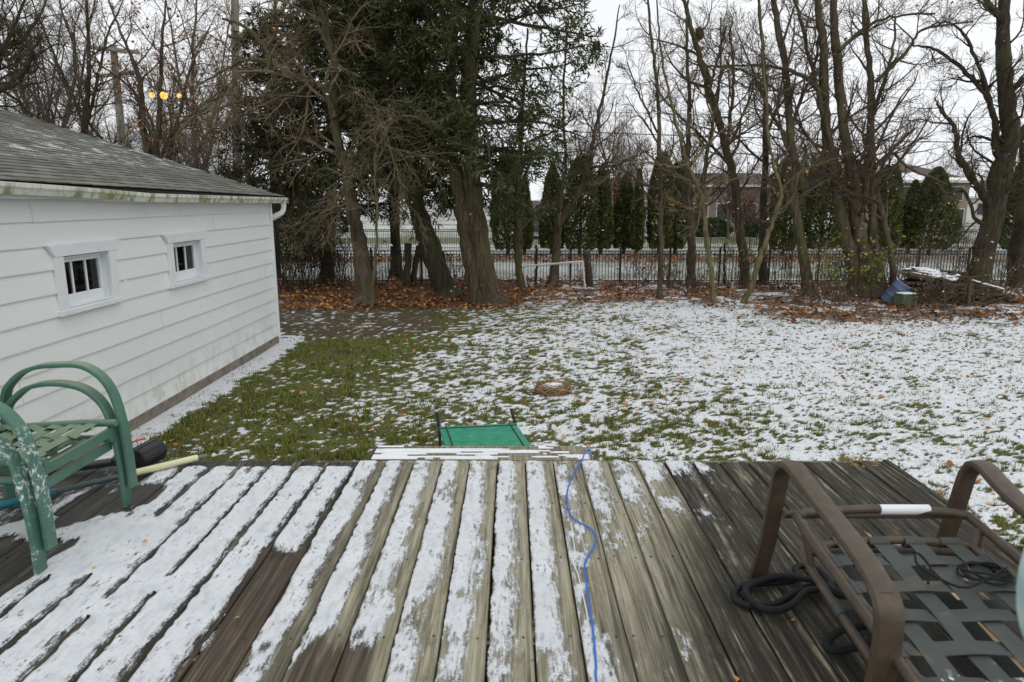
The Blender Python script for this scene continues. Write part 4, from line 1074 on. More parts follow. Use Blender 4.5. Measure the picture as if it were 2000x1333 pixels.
# pale aqua chair close to the right edge of the view
aq = plain('pale_aqua_paint', (0.36, 0.52, 0.50), 0.5, 0.12, 20.0, c2=(0.55, 0.66, 0.66))
ac = at(2308, 1140, 0.62)
t = thing('aqua_chair', (ac[0], 0.5, DECK), 'pale aqua metal chair standing close by at the right edge', 'chair')
hoop = [(ac[0] - 0.140 * math.cos(a), 0.62, ac[2] + 0.150 * math.sin(a)) for a in np.linspace(-1.25, math.pi + 1.25, 40)]
q = MB(); q.sweep(np.array(hoop), [(-0.018, -0.010), (0.018, -0.010), (0.022, 0), (0.018, 0.010), (-0.018, 0.010), (-0.022, 0)], (0, 1, 0)); q.build('back_hoop', aq, t, True)
q = MB(); q.lathe([(0.001, -0.005), (0.125, -0.005), (0.127, 0.0), (0.125, 0.005), (0.001, 0.005)], (ac[0], 0.625, ac[2]), (0, 1, 0), 36); q.build('back_panel', plain('frosted_aqua_panel', (0.42, 0.50, 0.50), 0.5, 0.35, 14.0, c2=(0.72, 0.76, 0.77)), t, True)
for s_ in (-1, 1):
    q = MB(); q.tube([(ac[0] + s_ * 0.05, 0.62, ac[2] - 0.140), (ac[0] + s_ * 0.12, 0.58, DECK + 0.44), (ac[0] + s_ * 0.17, 0.62, DECK)], 0.012, 8); q.build('leg', aq, t, True)
    q = MB(); q.tube([(ac[0] + s_ * 0.14, 0.25, DECK + 0.43), (ac[0] + s_ * 0.16, 0.22, DECK)], 0.012, 8); q.build('leg', aq, t, True)
q = MB(); q.box((ac[0], 0.41, DECK + 0.44), (0.36, 0.40, 0.02), None, 0.008); q.build('seat', aq, t)

# ================================================================== THINGS ON THE LAWN
gm = plain('green_vinyl', (0.022, 0.235, 0.135), 0.5, 0.2, 14.0, c2=(0.045, 0.30, 0.19))
blk = plain('dark_steel', (0.03, 0.034, 0.038), 0.5, 0.3, 20.0)
HZ = 0.40
A, B_, C_, D_ = on(858, 840, HZ), on(1007, 833, HZ), on(1034, 873, HZ), on(869, 876, HZ)
ext = (C_ - B_) * 1.0
C2, D2 = C_ + ext * 0.6, D_ + ext * 0.6
t = thing('garden_bench', (A + C2) / 2 * [1, 1, 0], 'low green vinyl garden bench with black seams and two dark uprights', 'bench')
q = MB(); q.poly([A, D2, C2, B_], (0, 0, 0.028)); q.build('seat_pad', gm, t)
def lerp(a, b, f): return a + (b - a) * f
ins = [lerp(lerp(A, B_, u), lerp(D2, C2, u), v) + [0, 0, 0.030] for u, v in [(0.085, 0.07), (0.915, 0.07), (0.915, 0.95), (0.085, 0.95)]]
q = MB()
q.tube([lerp(A, D2, 0.07) + [0, 0, 0.030], lerp(B_, C2, 0.07) + [0, 0, 0.030]], 0.006, 6); q.tube([lerp(A, B_, 0.085) + [0, 0, 0.03], lerp(D2, C2, 0.085) + [0, 0, 0.03]], 0.007, 6); q.tube([lerp(A, B_, 0.915) + [0, 0, 0.03], lerp(D2, C2, 0.915) + [0, 0, 0.03]], 0.007, 6)
q.build('seam', blk, t)
q = MB(); q.bar(A + [0, 0, -0.012], B_ + [0, 0, -0.012], 0.02, 0.02); q.bar(D2 + [0, 0, -0.012], C2 + [0, 0, -0.012], 0.02, 0.02); q.build('frame_bar', blk, t)
for P0, top in ((A, at(853, 805, A[1] + 0.02)), (B_, at(998, 799, B_[1] + 0.02))):
    q = MB(); q.tube(smooth_path([(P0[0], P0[1] + 0.02, 0.0), P0 + [0, 0.018, -0.02], lerp(P0, top, 0.5) + [0, 0.012, 0], top], 12), 0.0135, 8); q.build('upright', blk, t, True)
for P0 in (C2, D2):
    q = MB(); q.tube([(P0[0], P0[1], 0.0), P0 + [0, 0, -0.005]], 0.0125, 8); q.build('leg', blk, t, True)

# straw nest with snow in its cup
nc = on(1080, 768, 0.0); 
t = thing('nest', nc, 'fallen straw nest with snow in its cup on the lawn', 'nest')
Pn = []; Rn = []
for k in range(620):
    a = rng.random() * 6.28; r_ = 0.135 + 0.065 * rng.random() ** 0.8; h = 0.012 + 0.095 * rng.random() * (1 - 0.4 * abs(r_ - 0.165) / 0.05)
    da = 0.35 + 0.5 * rng.random(); s_ = np.linspace(-da, da, 4)
    jit = rng.normal(0, 0.02, (4, 3)) + rng.normal(0, 0.012, 3)
    out = (1 + 0.10 * rng.random() * s_ ** 2 / da ** 2)
    Pn.append(np.stack([nc[0] + 1.05 * r_ * np.cos(a + s_) * out, nc[1] + 0.85 * r_ * np.sin(a + s_) * out, h + rng.normal(0, 0.02) * s_ + 0.0 * s_], -1) + jit); Rn.append(np.full(4, 0.0025 + 0.002 * rng.random()))
V, Q = tubes(np.array(Pn), np.array(Rn), 3)
tag(obj('straw', mesh_np('straw', V - nc, [Q], M['straw'], False, {'v': np.repeat(rng.random(620), 12)}), t), kind='stuff')
q = MB(); q.lathe([(0.17, 0.0), (0.175, 0.03), (0.15, 0.055), (0.12, 0.06), (0.10, 0.03), (0.001, 0.02)], nc, k=18); q.build('nest_wall', M['straw'], t, True)
q = MB(); q.lathe([(0.165, 0.06), (0.15, 0.088), (0.09, 0.102), (0.001, 0.106)], nc + [0.01, 0.03, 0], k=18); q.build('snow_cap', M['snow'], t, True)

# white pipe goal
GYp = 18.2
t = thing('goal', at(1082, 555, GYp) * [1, 1, 0], 'small white pipe goal standing among brown leaves by the fence', 'goal')
wp = plain('white_pipe', (0.72, 0.73, 0.72), 0.5, 0.1, 6.0)
tl, tr_ = at(1022, 520, GYp + 0.4), at(1138, 512, GYp)
bl, br_ = np.array([tl[0] + 0.08, GYp + 0.4, 0]), np.array([at(1143, 560, GYp)[0], GYp, 0])
q = MB(); q.tube(smooth_path([tl + [0.02, 0, -0.10], tl + [0.01, 0, -0.02], tl + [0.06, 0, 0.0], lerp(tl, tr_, 0.5), tr_ + [-0.08, 0, 0.005], tr_ + [0, 0, -0.025], tr_ + [0.012, 0, -0.10]], 40), 0.027, 10); q.build('crossbar', wp, t, True)
q = MB(); q.tube([tl + [0.02, 0, -0.10], bl], 0.024, 8); q.build('goal_post', wp, t, True)
q = MB(); q.tube([tr_ + [0.012, 0, -0.10], br_], 0.024, 8); q.build('goal_post', wp, t, True)
q = MB(); q.tube([bl + [0, 0, 0.02], bl + [0.1, 0.6, 0.02], br_ + [-0.1, 0.6, 0.02], br_ + [0, 0, 0.02]], 0.02, 8); q.build('ground_bar', wp, t, True)

# wood pile on the right
wy = 15.6
wpile = thing('wood_pile', at(1840, 590, wy) * [1, 1, 0], 'heap of old logs, boards and sticks beside the big right tree', 'wood pile')
def px3(x, y, Y): return at(x, y, Y)
ends = MB()
for k in range(46):
    f = rng.random(); xpx = 1775 + 165 * f
    hmax = 0.10 + 0.55 * math.exp(-((f - 0.42) / 0.33) ** 2)
    h = 0.05 + hmax * rng.random(); c = at(xpx, 560, wy + rng.random() * 0.9); c[2] = h
    Lg = 0.45 + 0.9 * rng.random(); a = rng.normal(0, 0.25); tl_ = rng.normal(-0.06, 0.10)
    dv = np.array([math.cos(a), math.sin(a), tl_]) * Lg / 2
    r_ = 0.03 + 0.05 * rng.random()
    if c[2] - abs(dv[2]) < 0.02: c[2] = 0.02 + abs(dv[2])
    m = MB()
    if rng.random() < 0.65: m.tube(np.stack([c - dv, c + rng.normal(0, 0.02, 3), c + dv]), [r_, r_ * 1.05, r_ * 0.85], 8)
    else: m.bar(c - dv, c + dv, 0.12 + 0.1 * rng.random(), 0.025, bev=0.003)
    m.build('log', M['bark_dark'] if rng.random() < 0.6 else M['bark'], wpile)
Pn, Rn = [], []
for k in range(260):
    f = rng.random(); c = at(1765 + 190 * f, 560, wy - 0.35 + rng.random() * 1.3); c[2] = 0.03 + 0.5 * rng.random() * math.exp(-((f - 0.45) / 0.4) ** 2)
    a = rng.normal(0, 0.9); dv = np.array([math.cos(a), math.sin(a), rng.normal(0.0, 0.35)]) * (0.25 + 0.5 * rng.random())
    P = np.stack([c - dv, c - dv * 0.3, c + dv * 0.3, c + dv]) + rng.normal(0, 0.03, (4, 3)); P[:, 2] = np.maximum(P[:, 2], 0.01)
    Pn.append(P); Rn.append(np.array([0.008, 0.007, 0.006, 0.003]) * (0.6 + rng.random()))
V, Q = tubes(np.array(Pn), np.array(Rn), 4)
tag(obj('sticks', mesh_np('sticks', V - W[wpile.name], [Q], M['twig'], False), wpile), kind='stuff')
q = MB(); q.poly([at(1745, 533, wy + 0.3), at(1868, 552, wy - 0.1), at(1880, 538, wy + 0.9), at(1785, 524, wy + 1.2)], (0, 0, 0.02)); q.build('board', M['bark'], wpile)
q = MB()
sp = np.array([at(1750, 531, wy + 0.35), at(1862, 549.5, wy + 0.0), at(1872, 536, wy + 0.85), at(1790, 522, wy + 1.1)])
for k in range(150):
    u_, v_ = rng.random(), rng.random()
    if vnoise(u_ * 6, v_ * 4) < 0.30: continue
    c = lerp(lerp(sp[0], sp[1], u_), lerp(sp[3], sp[2], u_), v_) + [0, 0, 0.018]
    q.box(c, (0.10 + 0.08 * rng.random(), 0.12, 0.018), Matrix.Rotation(rng.random() * 3, 3, 'Z'), 0.006)
for k in range(40):
    f = rng.random(); c = lerp(at(1898, 548, wy + 0.2), at(1962, 566, wy + 0.1), f); q.box(c + [0, 0.1 * rng.random(), 0.01], (0.10, 0.08, 0.02), Matrix.Rotation(rng.random() * 3, 3, 'Z'), 0.006)
tag(q.build('snow', M['snow'], wpile), kind='stuff')
q = MB(); q.tube([at(1893, 585, wy - 0.4) * [1, 1, 0], at(1895, 545, wy - 0.4)], [0.045, 0.04], 8); q.build('stake', M['bark'], wpile, True)

c = at(1750, 563, wy - 0.1); c[2] = 0.26
t = thing('barrel', c, 'faded blue plastic barrel tipped against the wood pile', 'barrel')
q = MB(); q.lathe([(0.001, -0.27), (0.15, -0.27), (0.18, -0.25), (0.185, -0.1), (0.192, -0.09), (0.192, -0.07), (0.185, -0.06), (0.185, 0.1), (0.192, 0.11), (0.192, 0.13), (0.185, 0.14), (0.18, 0.25), (0.15, 0.27), (0.001, 0.27)], c, (0.45, -0.25, 0.75), 22)
q.build('barrel_body', plain('faded_blue_plastic', (0.06, 0.10, 0.21), 0.6, 0.3, 5.0, c2=(0.11, 0.15, 0.24)), t, True)
q = MB(); q.lathe([(0.001, 0.275), (0.03, 0.275), (0.03, 0.295), (0.001, 0.297)], c + [0.02, 0.05, 0], (0.45, -0.25, 0.75), 10); q.build('bung', M['black_plastic'], t, True)
c = at(1769, 580, wy - 0.45); c[2] = 0.0
t = thing('crate', c, 'small dull green plastic crate on leaves below the blue barrel', 'crate')
gcr = plain('dull_green_plastic', (0.10, 0.135, 0.075), 0.6, 0.2, 9.0)
q = MB()
R_ = Matrix.Rotation(0.2, 3, 'Z')
for dx, dy, sx, sy in ((0, -0.14, 0.36, 0.015), (0, 0.14, 0.36, 0.015), (-0.173, 0, 0.014, 0.264), (0.173, 0, 0.014, 0.264)):
    p = R_ @ Vector((dx, dy, 0)); q.box((c[0] + p.x, c[1] + p.y, 0.15), (sx, sy, 0.27), R_, 0.004)
q.box((c[0], c[1], 0.02), (0.34, 0.26, 0.02), R_); q.build('crate_body', gcr, t)
q = MB()
for dx, dy, sx, sy in ((0, -0.15, 0.385, 0.022), (0, 0.15, 0.385, 0.022), (-0.183, 0, 0.022, 0.277), (0.183, 0, 0.022, 0.277)):
    p = R_ @ Vector((dx, dy, 0)); q.box((c[0] + p.x, c[1] + p.y, 0.29), (sx, sy, 0.025), R_, 0.004)
q.build('rim', gcr, t)
q = MB(); q.box((c[0], c[1], 0.292), (0.33, 0.25, 0.05), R_, 0.02); q.build('snow_cap', M['snow'], t)

# ================================================================== FENCES, POSTS, POLES, WIRES
M['fence'] = plain('black_fence_metal', (0.012, 0.012, 0.013), 0.5, 0.2, 5.0)
def fence(Yf, px0, px1, pitch, lab, pick_parts, hgt=0.94, spacing=0.088):
    x0, x1 = at(px0, 500, Yf)[0], at(px1, 500, Yf)[0]
    f = thing('fence', ((x0 + x1) / 2, Yf, 0), lab, 'fence')
    xs = np.arange(x0, x1, pitch)
    o3 = W[f.name]
    ph = MB(); ph.box(o3 + (0, 0, hgt / 2 + 0.03), (0.05, 0.05, hgt + 0.06), None, 0.004); ph.box(o3 + (0, 0, hgt + 0.075), (0.062, 0.062, 0.03), None, 0.008)
    pm = ph.build('fence_post', M['fence'], f); pm.location = (xs[0] - (x0 + x1) / 2, 0, 0)
    for xx in xs[1:]:
        o = obj('fence_post', pm.data, f, (xx - (x0 + x1) / 2, 0, 0))
    for i, xx in enumerate(xs[:-1]):
        for zz in (0.10, hgt - 0.10, hgt - 0.012):
            q = MB(); q.box((xx + pitch / 2, Yf, zz), (pitch - 0.05, 0.026, 0.024)); q.build('fence_rail', M['fence'], f)
    n_ = int((x1 - x0) / spacing); pv = MB(); pv.box(o3 + (0, 0, hgt / 2 + 0.02), (0.015, 0.015, hgt - 0.05))
    if pick_parts:
        mesh = None
        for k in range(n_):
            if mesh is None:
                o = pv.build('picket', M['fence'], f); mesh = o.data
            else: o = obj('picket', mesh, f)
            o.location = (x0 + (k + 0.5) * spacing - (x0 + x1) / 2, 0.0, 0)
    else:
        q = MB()
        for k in range(n_): q.box((x0 + (k + 0.5) * spacing, Yf, hgt / 2 + 0.02), (0.016, 0.016, hgt - 0.05))
        tag(q.build('pickets', M['fence'], f), kind='stuff')
fence(19.5, 530, 2010, 1.41, 'long low black metal picket fence behind the row of trees', True)
fence(33.5, 470, 2060, 1.9, 'farther black metal fence behind the columnar evergreens', False, 0.98, 0.11)
# ================================================================== TREES
SW = [0.72]                      # stem width factor
def nrm(v): return v / (np.linalg.norm(v, axis=-1, keepdims=True) + 1e-9)

def grow(P, R, n, t0, t1, Lc, ang, segs, up, wig, rf, rmin, r, taper=0.25, droop=0.0, tpow=1.0):
    """children on every parent polyline: P (B,S,3), R (B,S); Lc (B,) child length; returns PC (C,segs+1,3), RC"""
    B, S, _ = P.shape
    t = t0 + (t1 - t0) * ((np.arange(n)[None] + r.random((B, n))) / n) ** tpow
    f = t * (S - 1); i = np.minimum(f.astype(int), S - 2); f = (f - i)[..., None]
    b = np.arange(B)[:, None]
    p0 = P[b, i] * (1 - f) + P[b, i + 1] * f
    T = nrm(P[b, i + 1] - P[b, i])
    pr = R[b, i] * (1 - f[..., 0]) + R[b, i + 1] * f[..., 0]
    L_ = Lc[:, None] * (1 - 0.55 * (t - t0) / (t1 - t0 + 1e-6)) * (0.55 + 0.8 * r.random((B, n)))
    C = B * n
    p0 = p0.reshape(C, 3); T = T.reshape(C, 3); pr = pr.reshape(C); L_ = L_.reshape(C)
    a = ang * (0.7 + 0.6 * r.random(C))
    pp = r.normal(size=(C, 3)); pp = nrm(pp - T * (pp * T).sum(1, keepdims=True))
    d = nrm(np.cos(a)[:, None] * T + np.sin(a)[:, None] * pp)
    st = (L_ / segs)[:, None]
    out = [p0]; p = p0
    upv = np.array([0, 0, 1.0])
    for s in range(segs):
        p = p + d * st; out.append(p)
        d = nrm(d + (up - droop * (s + 1) / segs) * upv + r.normal(0, wig, (C, 3)))
    PC = np.stack(out, 1)
    r0 = np.maximum(np.minimum(pr * rf, 0.022 * L_ + 0.004), rmin)
    rt = np.maximum(r0 * taper, rmin * 0.7)
    s = np.linspace(0, 1, segs + 1)[None]
    return PC, r0[:, None] * (1 - s) + rt[:, None] * s

def keep_ok(PC, RC, zmin=0.12):
    k = PC[:, :, 2].min(1) > zmin
    return PC[k], RC[k]

def stem_px(pts, Y, yj, r):
    """photo polyline (x, y, width) standing at distance Y -> points and radii"""
    P = np.array([at(x, y, Y) for x, y, w in pts]); R = np.array([w * Y / FPX / 2 for x, y, w in pts]) * SW[0]
    n = max(12, len(pts) * 5)
    off = np.zeros(len(P)); off[1:] = np.cumsum(r.normal(0, yj, len(P) - 1)); P[:, 1] += off
    if pts[0][1] > 520: P[0, 2] = -0.05
    Ps = smooth_path(P, n); Rs = np.interp(np.linspace(0, len(P) - 1, n), np.arange(len(P)), R)
    g = r.normal(0, 0.012, (n, 3)); g[0] = 0; Ps[1:-1] += g[1:-1]
    Rs = Rs * (1 + r.normal(0, 0.05, n))
    if pts[0][1] > 520: Rs[0] *= 1.65; Rs[1] *= 1.16; Rs[2] *= 1.04
    return Ps, Rs

def cat_tubes(lst):
    VV, QQ, off = [], [], 0
    for P, R, k in lst:
        if len(P) == 0: continue
        V, Q = tubes(P, R, k); VV.append(V); QQ.append(Q + off); off += len(V)
    return np.vstack(VV), np.vstack(QQ)

def trunk_mesh(root, stems, mat, kk=12, rough=0.10, r=None, name='trunk', flare=0.0):
    V_, Q_, off = [], [], 0
    for P, R in stems:
        V, Q = tubes(P[None], R[None], kk)
        ax = np.repeat(P, kk, 0); d = V - ax
        th = np.tile(np.arange(kk), len(P)); zz = ax[:, 2]
        f = 1 + rough * np.sin(th * 2.1 + zz * 0.6 + off) * np.sin(th * 5.3 + 1.0) + r.normal(0, rough * 0.35, len(V))
        if flare: f = f * (1 + flare * np.exp(-np.maximum(zz, 0) / 0.35) * (1 + 0.5 * np.sin(th * 2 * math.pi * 4 / kk)))
        V = ax + d * f[:, None]
        V_.append(V); Q_.append(Q + off); off += len(V)
    V = np.vstack(V_) - W[root.name]
    return obj(name, mesh_np(name, V, [np.vstack(Q_)], mat, True), root)

def bare_tree(name, lab, Y, stems_px, bmat, tmat, seed, n1=16, L1=2.0, ang1=0.85, up1=0.10, n2=7, n3=6, rmin=0.0042, leaves=0, lmat='litter', t0=0.25, yj=0.10, droop=0.0, wig=0.14, group=None, L2=0.5, kk=10, flare=0.0, n4=0):
    r = np.random.default_rng(seed)
    stems = [stem_px(p, Y, yj, r) for p in stems_px]
    root = thing(name, stems[0][0][0] * [1, 1, 0], lab, 'tree', group)
    trunk_mesh(root, stems, M[bmat], kk, 0.07, r, flare=flare)
    lv = []
    last = []
    for si, (P, R) in enumerate(stems):
        Ln = np.linalg.norm(np.diff(P, axis=0), axis=1).sum()
        frac = min(1.0, 0.35 + Ln / 6.0)
        nn = max(5, int(n1 * frac))
        tt0 = t0 if stems_px[si][0][1] > 520 else 0.08
        P1, R1 = grow(P[None], R[None], nn, tt0, 0.99, np.array([L1 * (0.55 + 0.45 * frac)]), ang1, 8, up1, wig, 0.55, rmin * 1.5, r, droop=droop)
        P1, R1 = keep_ok(P1, R1)
        l1 = np.linalg.norm(P1[:, -1] - P1[:, 0], axis=1)
        P2, R2 = grow(P1, R1, n2, 0.15, 1.0, l1 * L2, 0.8, 4, up1 * 0.8, wig * 1.1, 0.6, rmin, r, droop=droop)
        P2, R2 = keep_ok(P2, R2)
        l2 = np.linalg.norm(P2[:, -1] - P2[:, 0], axis=1)
        P3, R3 = grow(P2, R2, n3, 0.15, 1.0, l2 * 0.62 + 0.10, 0.75, 2, up1 * 0.6, wig * 1.2, 0.7, rmin * 0.8, r, droop=droop)
        P3, R3 = keep_ok(P3, R3)
        lv += [(P1, R1, 5), (P2, R2, 3), (P3, R3, 3)]; last.append(P3)
        if n4:
            l3 = np.linalg.norm(P3[:, -1] - P3[:, 0], axis=1)
            P4, R4 = grow(P3, R3, n4, 0.2, 1.0, l3 * 0.6 + 0.05, 0.75, 2, 0.0, wig, 0.8, rmin * 0.7, r, droop=droop); lv.append((P4, R4, 3))
    V, Q = cat_tubes(lv)
    obj('crown', mesh_np('crown', V - W[root.name], [Q], M[tmat]), root)
    if leaves:
        A = np.concatenate(last); k = r.integers(0, len(A), leaves)
        tag(leaf_cloud('leaves', A[k, -1] + r.normal(0, 0.02, (leaves, 3)), 0.030 + 0.03 * r.random(leaves), np.clip(r.normal(0.5, 0.25, leaves), 0, 1), M[lmat], parent=root, tilt=1.3), kind='stuff')
    return root

def sprays(P, R, per, ln, wd, r, droop=0.25):
    """flat pointed foliage sprays along twigs -> vertices, quads (kite shaped)"""
    B, S, _ = P.shape; n = B * per
    b = np.repeat(np.arange(B), per); t = r.random(n) * (S - 1.001); i = t.astype(int); f = (t - i)[:, None]
    p = P[b, i] * (1 - f) + P[b, i + 1] * f; T = nrm(P[b, i + 1] - P[b, i])
    q = r.normal(size=(n, 3)); d = nrm(T * 0.7 + q * 0.75 + np.array([0, 0, -droop])); sd = nrm(np.cross(d, r.normal(size=(n, 3))))
    l = (ln * (0.5 + r.random(n)))[:, None]; w = (wd * (0.5 + r.random(n)))[:, None]
    V = np.stack([p, p + d * l * 0.45 + sd * w, p + d * l, p + d * l * 0.5 - sd * w], 1)
    return V.reshape(-1, 3), np.arange(4 * n).reshape(-1, 4), n

def conifer(name, lab, Y, stems_px, seed, z0, z1, n1, rad, leaf, per, ln, wd, bmat='bark_cedar', flare=0.0, angz=0.05, n2=9, n3=5, prof=None, group=None, dead=60, sidefn=None, tone=0.0):
    r = np.random.default_rng(seed)
    stems = [stem_px(p, Y, 0.05, r) for p in stems_px]
    root = thing(name, stems[0][0][0] * [1, 1, 0], lab, 'tree', group)
    trunk_mesh(root, stems, M[bmat], 16, 0.10, r, flare=flare)
    P, R = stems[0]
    z = z0 + (z1 - z0) * (np.arange(n1) + r.random(n1)) / n1
    i = np.searchsorted(P[:, 2], z).clip(1, len(P) - 1)
    w = ((z - P[i - 1, 2]) / (P[i, 2] - P[i - 1, 2] + 1e-6)).clip(0, 1)[:, None]
    p0 = P[i - 1] * (1 - w) + P[i] * w
    th = r.random(n1) * 6.283
    L_ = rad * (0.55 + 0.6 * r.random(n1)) * (prof((z - z0) / (z1 - z0)) if prof else 1.0)
    if sidefn is not None: L_ = L_ * sidefn(th, z)
    d = np.stack([np.cos(th), np.sin(th), np.full(n1, angz) + r.normal(0, 0.12, n1)], -1); d = nrm(d)
    segs = 8; pts = [p0]; p = p0
    for s in range(segs):
        p = p + d * (L_ / segs)[:, None]; pts.append(p)
        d = nrm(d + np.array([0, 0, -0.05 if s < 4 else 0.06]) + r.normal(0, 0.12, (n1, 3)))
    P1 = np.stack(pts, 1); sg = np.linspace(0, 1, segs + 1)[None]
    R1 = (0.012 + 0.014 * L_)[:, None] * (1 - 0.8 * sg)
    k = P1[:, :, 2].min(1) > 0.5; P1, R1, L_ = P1[k], R1[k], L_[k]
    P2, R2 = grow(P1, R1, n2, 0.12, 1.0, L_ * 0.42, 0.85, 4, 0.02, 0.15, 0.55, 0.005, r)
    l2 = np.linalg.norm(P2[:, -1] - P2[:, 0], axis=1)
    P3, R3 = grow(P2, R2, n3, 0.2, 1.0, l2 * 0.55 + 0.10, 0.8, 2, 0.0, 0.15, 0.7, 0.004, r)
    V, Q = cat_tubes([(P1, R1, 4), (P2, R2, 3), (P3[::3], R3[::3], 3)])
    obj('branches', mesh_np('branches', V - W[root.name], [Q], M['bark_dark']), root)
    # clumps: some twigs carry thick foliage, some hardly any
    cl = r.random(len(P3)); cl = 0.55 * cl + 0.45 * r.random(len(P1)).repeat(n2 * n3)[:len(P3)]
    order = cl > 0.27
    Vs, Qs, n = sprays(P3[order], R3[order], per, ln, wd, r)
    Vs2, Qs2, n_2 = sprays(P2, R2, max(2, per // 2), ln, wd, r)
    tone_ = np.repeat(np.clip(0.45 * cl[order] + 0.05, 0, 1), per)
    a = np.clip(np.concatenate([tone_ + r.normal(0.12 + tone, 0.16, n), r.normal(0.35 + tone, 0.2, n_2)]), 0, 1)
    Va = np.vstack([Vs, Vs2]); Qa = np.vstack([Qs, Qs2 + len(Vs)])
    obj('foliage', mesh_np('foliage', Va - W[root.name], [Qa], M[leaf], False, {'v': np.repeat(a, 4)}), root)
    return root

# --- big conifers in the middle
SW[0] = 0.74
conifer('cedar_tree', 'big shaggy cedar with thick fluted trunk nearest the lawn edge', 15.5,
        [[(962, 592, 64), (948, 540, 58), (935, 480, 54), (925, 420, 54), (916, 330, 50), (912, 220, 46), (918, 100, 40), (930, -40, 34), (938, -220, 24), (944, -420, 8)],
         [(936, 580, 44), (921, 520, 46), (908, 450, 42), (896, 390, 34), (886, 310, 28), (880, 200, 24), (884, 90, 20), (900, -60, 14)]],
        11, 2.6, 9.5, 100, 2.35, 'cedar_leaf', 12, 0.16, 0.016, flare=0.12, angz=0.02, n2=9, n3=4,
        sidefn=lambda th, z: 0.78 + 0.42 * (np.cos(th) > 0.2), tone=0.05)
conifer('cedar_tree', 'leaning dark cedar trunk left of the biggest cedar', 16.6,
        [[(878, 578, 62), (858, 535, 54), (838, 480, 50), (820, 430, 46), (800, 350, 40), (775, 240, 36), (752, 120, 30), (735, 0, 26), (725, -200, 16), (720, -380, 6)]],
        12, 2.75, 9.0, 84, 2.0, 'cedar_leaf', 12, 0.16, 0.016, bmat='bark_dark', flare=0.12, n2=9, n3=4)
conifer('spruce_tree', 'dark spruce filling the space behind the bent maple', 20.6,
        [[(640, 560, 30), (645, 400, 26), (650, 200, 22), (655, 0, 18), (660, -240, 6)]], 13, 1.9, 9.0, 105, 2.1, 'spruce_leaf', 9, 0.19, 0.018, bmat='bark_dark',
        prof=lambda f: 1.1 - 0.45 * f, angz=-0.08, n2=9, n3=4)
conifer('spruce_tree', 'dark spruce nearest the garage corner, half hidden by bare twigs', 21.5,
        [[(535, 560, 28), (535, 400, 24), (535, 250, 18), (540, 60, 10), (542, -60, 4)]], 14, 1.3, 7.6, 90, 1.75, 'spruce_leaf', 9, 0.19, 0.018, bmat='bark_dark',
        prof=lambda f: 1.15 - 0.6 * f, angz=-0.06, n2=8, n3=4)
conifer('spruce_tree', 'dark spruce rising behind the two cedars', 21.0,
        [[(775, 560, 28), (770, 400, 24), (765, 200, 22), (765, 0, 16), (765, -240, 6)]], 15, 2.2, 9.0, 95, 1.9, 'spruce_leaf', 9, 0.19, 0.018, bmat='bark_dark',
        prof=lambda f: 1.05 - 0.4 * f, angz=0.0, n2=8, n3=4)

# --- bare trees of the front row
SW[0] = 0.82
bare_tree('maple_tree', 'bent grey maple with drooping pale twigs before the dark spruces', 15.6,
          [[(716, 590, 44), (708, 530, 38), (698, 470, 33), (690, 420, 29), (676, 350, 25), (657, 280, 21), (650, 215, 20), (656, 130, 19), (640, 60, 17), (632, -60, 14), (628, -220, 7)],
           [(655, 230, 17), (632, 175, 16), (590, 158, 15), (550, 142, 14), (520, 110, 12), (495, 70, 10), (455, 40, 7), (415, 25, 5)],
           [(545, 140, 8), (500, 118, 7), (460, 138, 6), (400, 172, 3)], [(600, 165, 8), (560, 195, 7), (510, 190, 6), (440, 205, 5), (380, 228, 3)],
           [(648, 35, 9), (690, 30, 8), (740, 10, 6), (790, -20, 3)], [(652, 60, 8), (610, 35, 7), (560, 40, 5), (500, 45, 3)]],
          'bark', 'twig_pale', 21, n1=17, L1=1.9, ang1=0.95, up1=0.02, n2=8, n3=5, droop=0.20, wig=0.17, t0=0.45, leaves=60, flare=0.25, kk=12)
SW[0] = 0.62
bare_tree('maple_sapling', 'low pale drooping twigs hanging in front of the leaning cedar', 14.9,
          [[(724, 588, 10), (733, 520, 9), (738, 430, 8), (736, 340, 8), (742, 288, 7), (760, 287, 7), (778, 330, 6), (788, 370, 5), (795, 410, 3)], [(737, 400, 6), (715, 360, 5), (680, 345, 4), (640, 370, 3)],
           [(738, 430, 6), (690, 400, 5), (640, 412, 4), (590, 445, 3)], [(736, 330, 6), (757, 250, 5), (790, 235, 4), (830, 270, 3)], [(742, 290, 5), (720, 270, 4), (690, 290, 3)]],
          'bark_green', 'twig_pale', 22, n1=15, L1=1.75, ang1=0.8, up1=0.0, n2=8, n3=5, droop=0.36, wig=0.20, t0=0.35, yj=0.06, rmin=0.0036)
SW[0] = 0.67
bare_tree('hackberry_tree', 'slim bare tree just right of the biggest cedar', 18.4,
          [[(1018, 560, 22), (1011, 500, 20), (1012, 440, 19), (1010, 380, 18), (1015, 320, 15), (1019, 240, 11), (1024, 160, 8), (1030, 60, 5)], [(1015, 285, 8), (1055, 268, 7), (1090, 255, 6), (1130, 225, 3)], [(1014, 330, 7), (985, 290, 6), (970, 250, 3)]],
          'bark', 'twig', 23, n1=12, L1=1.5, n2=7, n3=6)
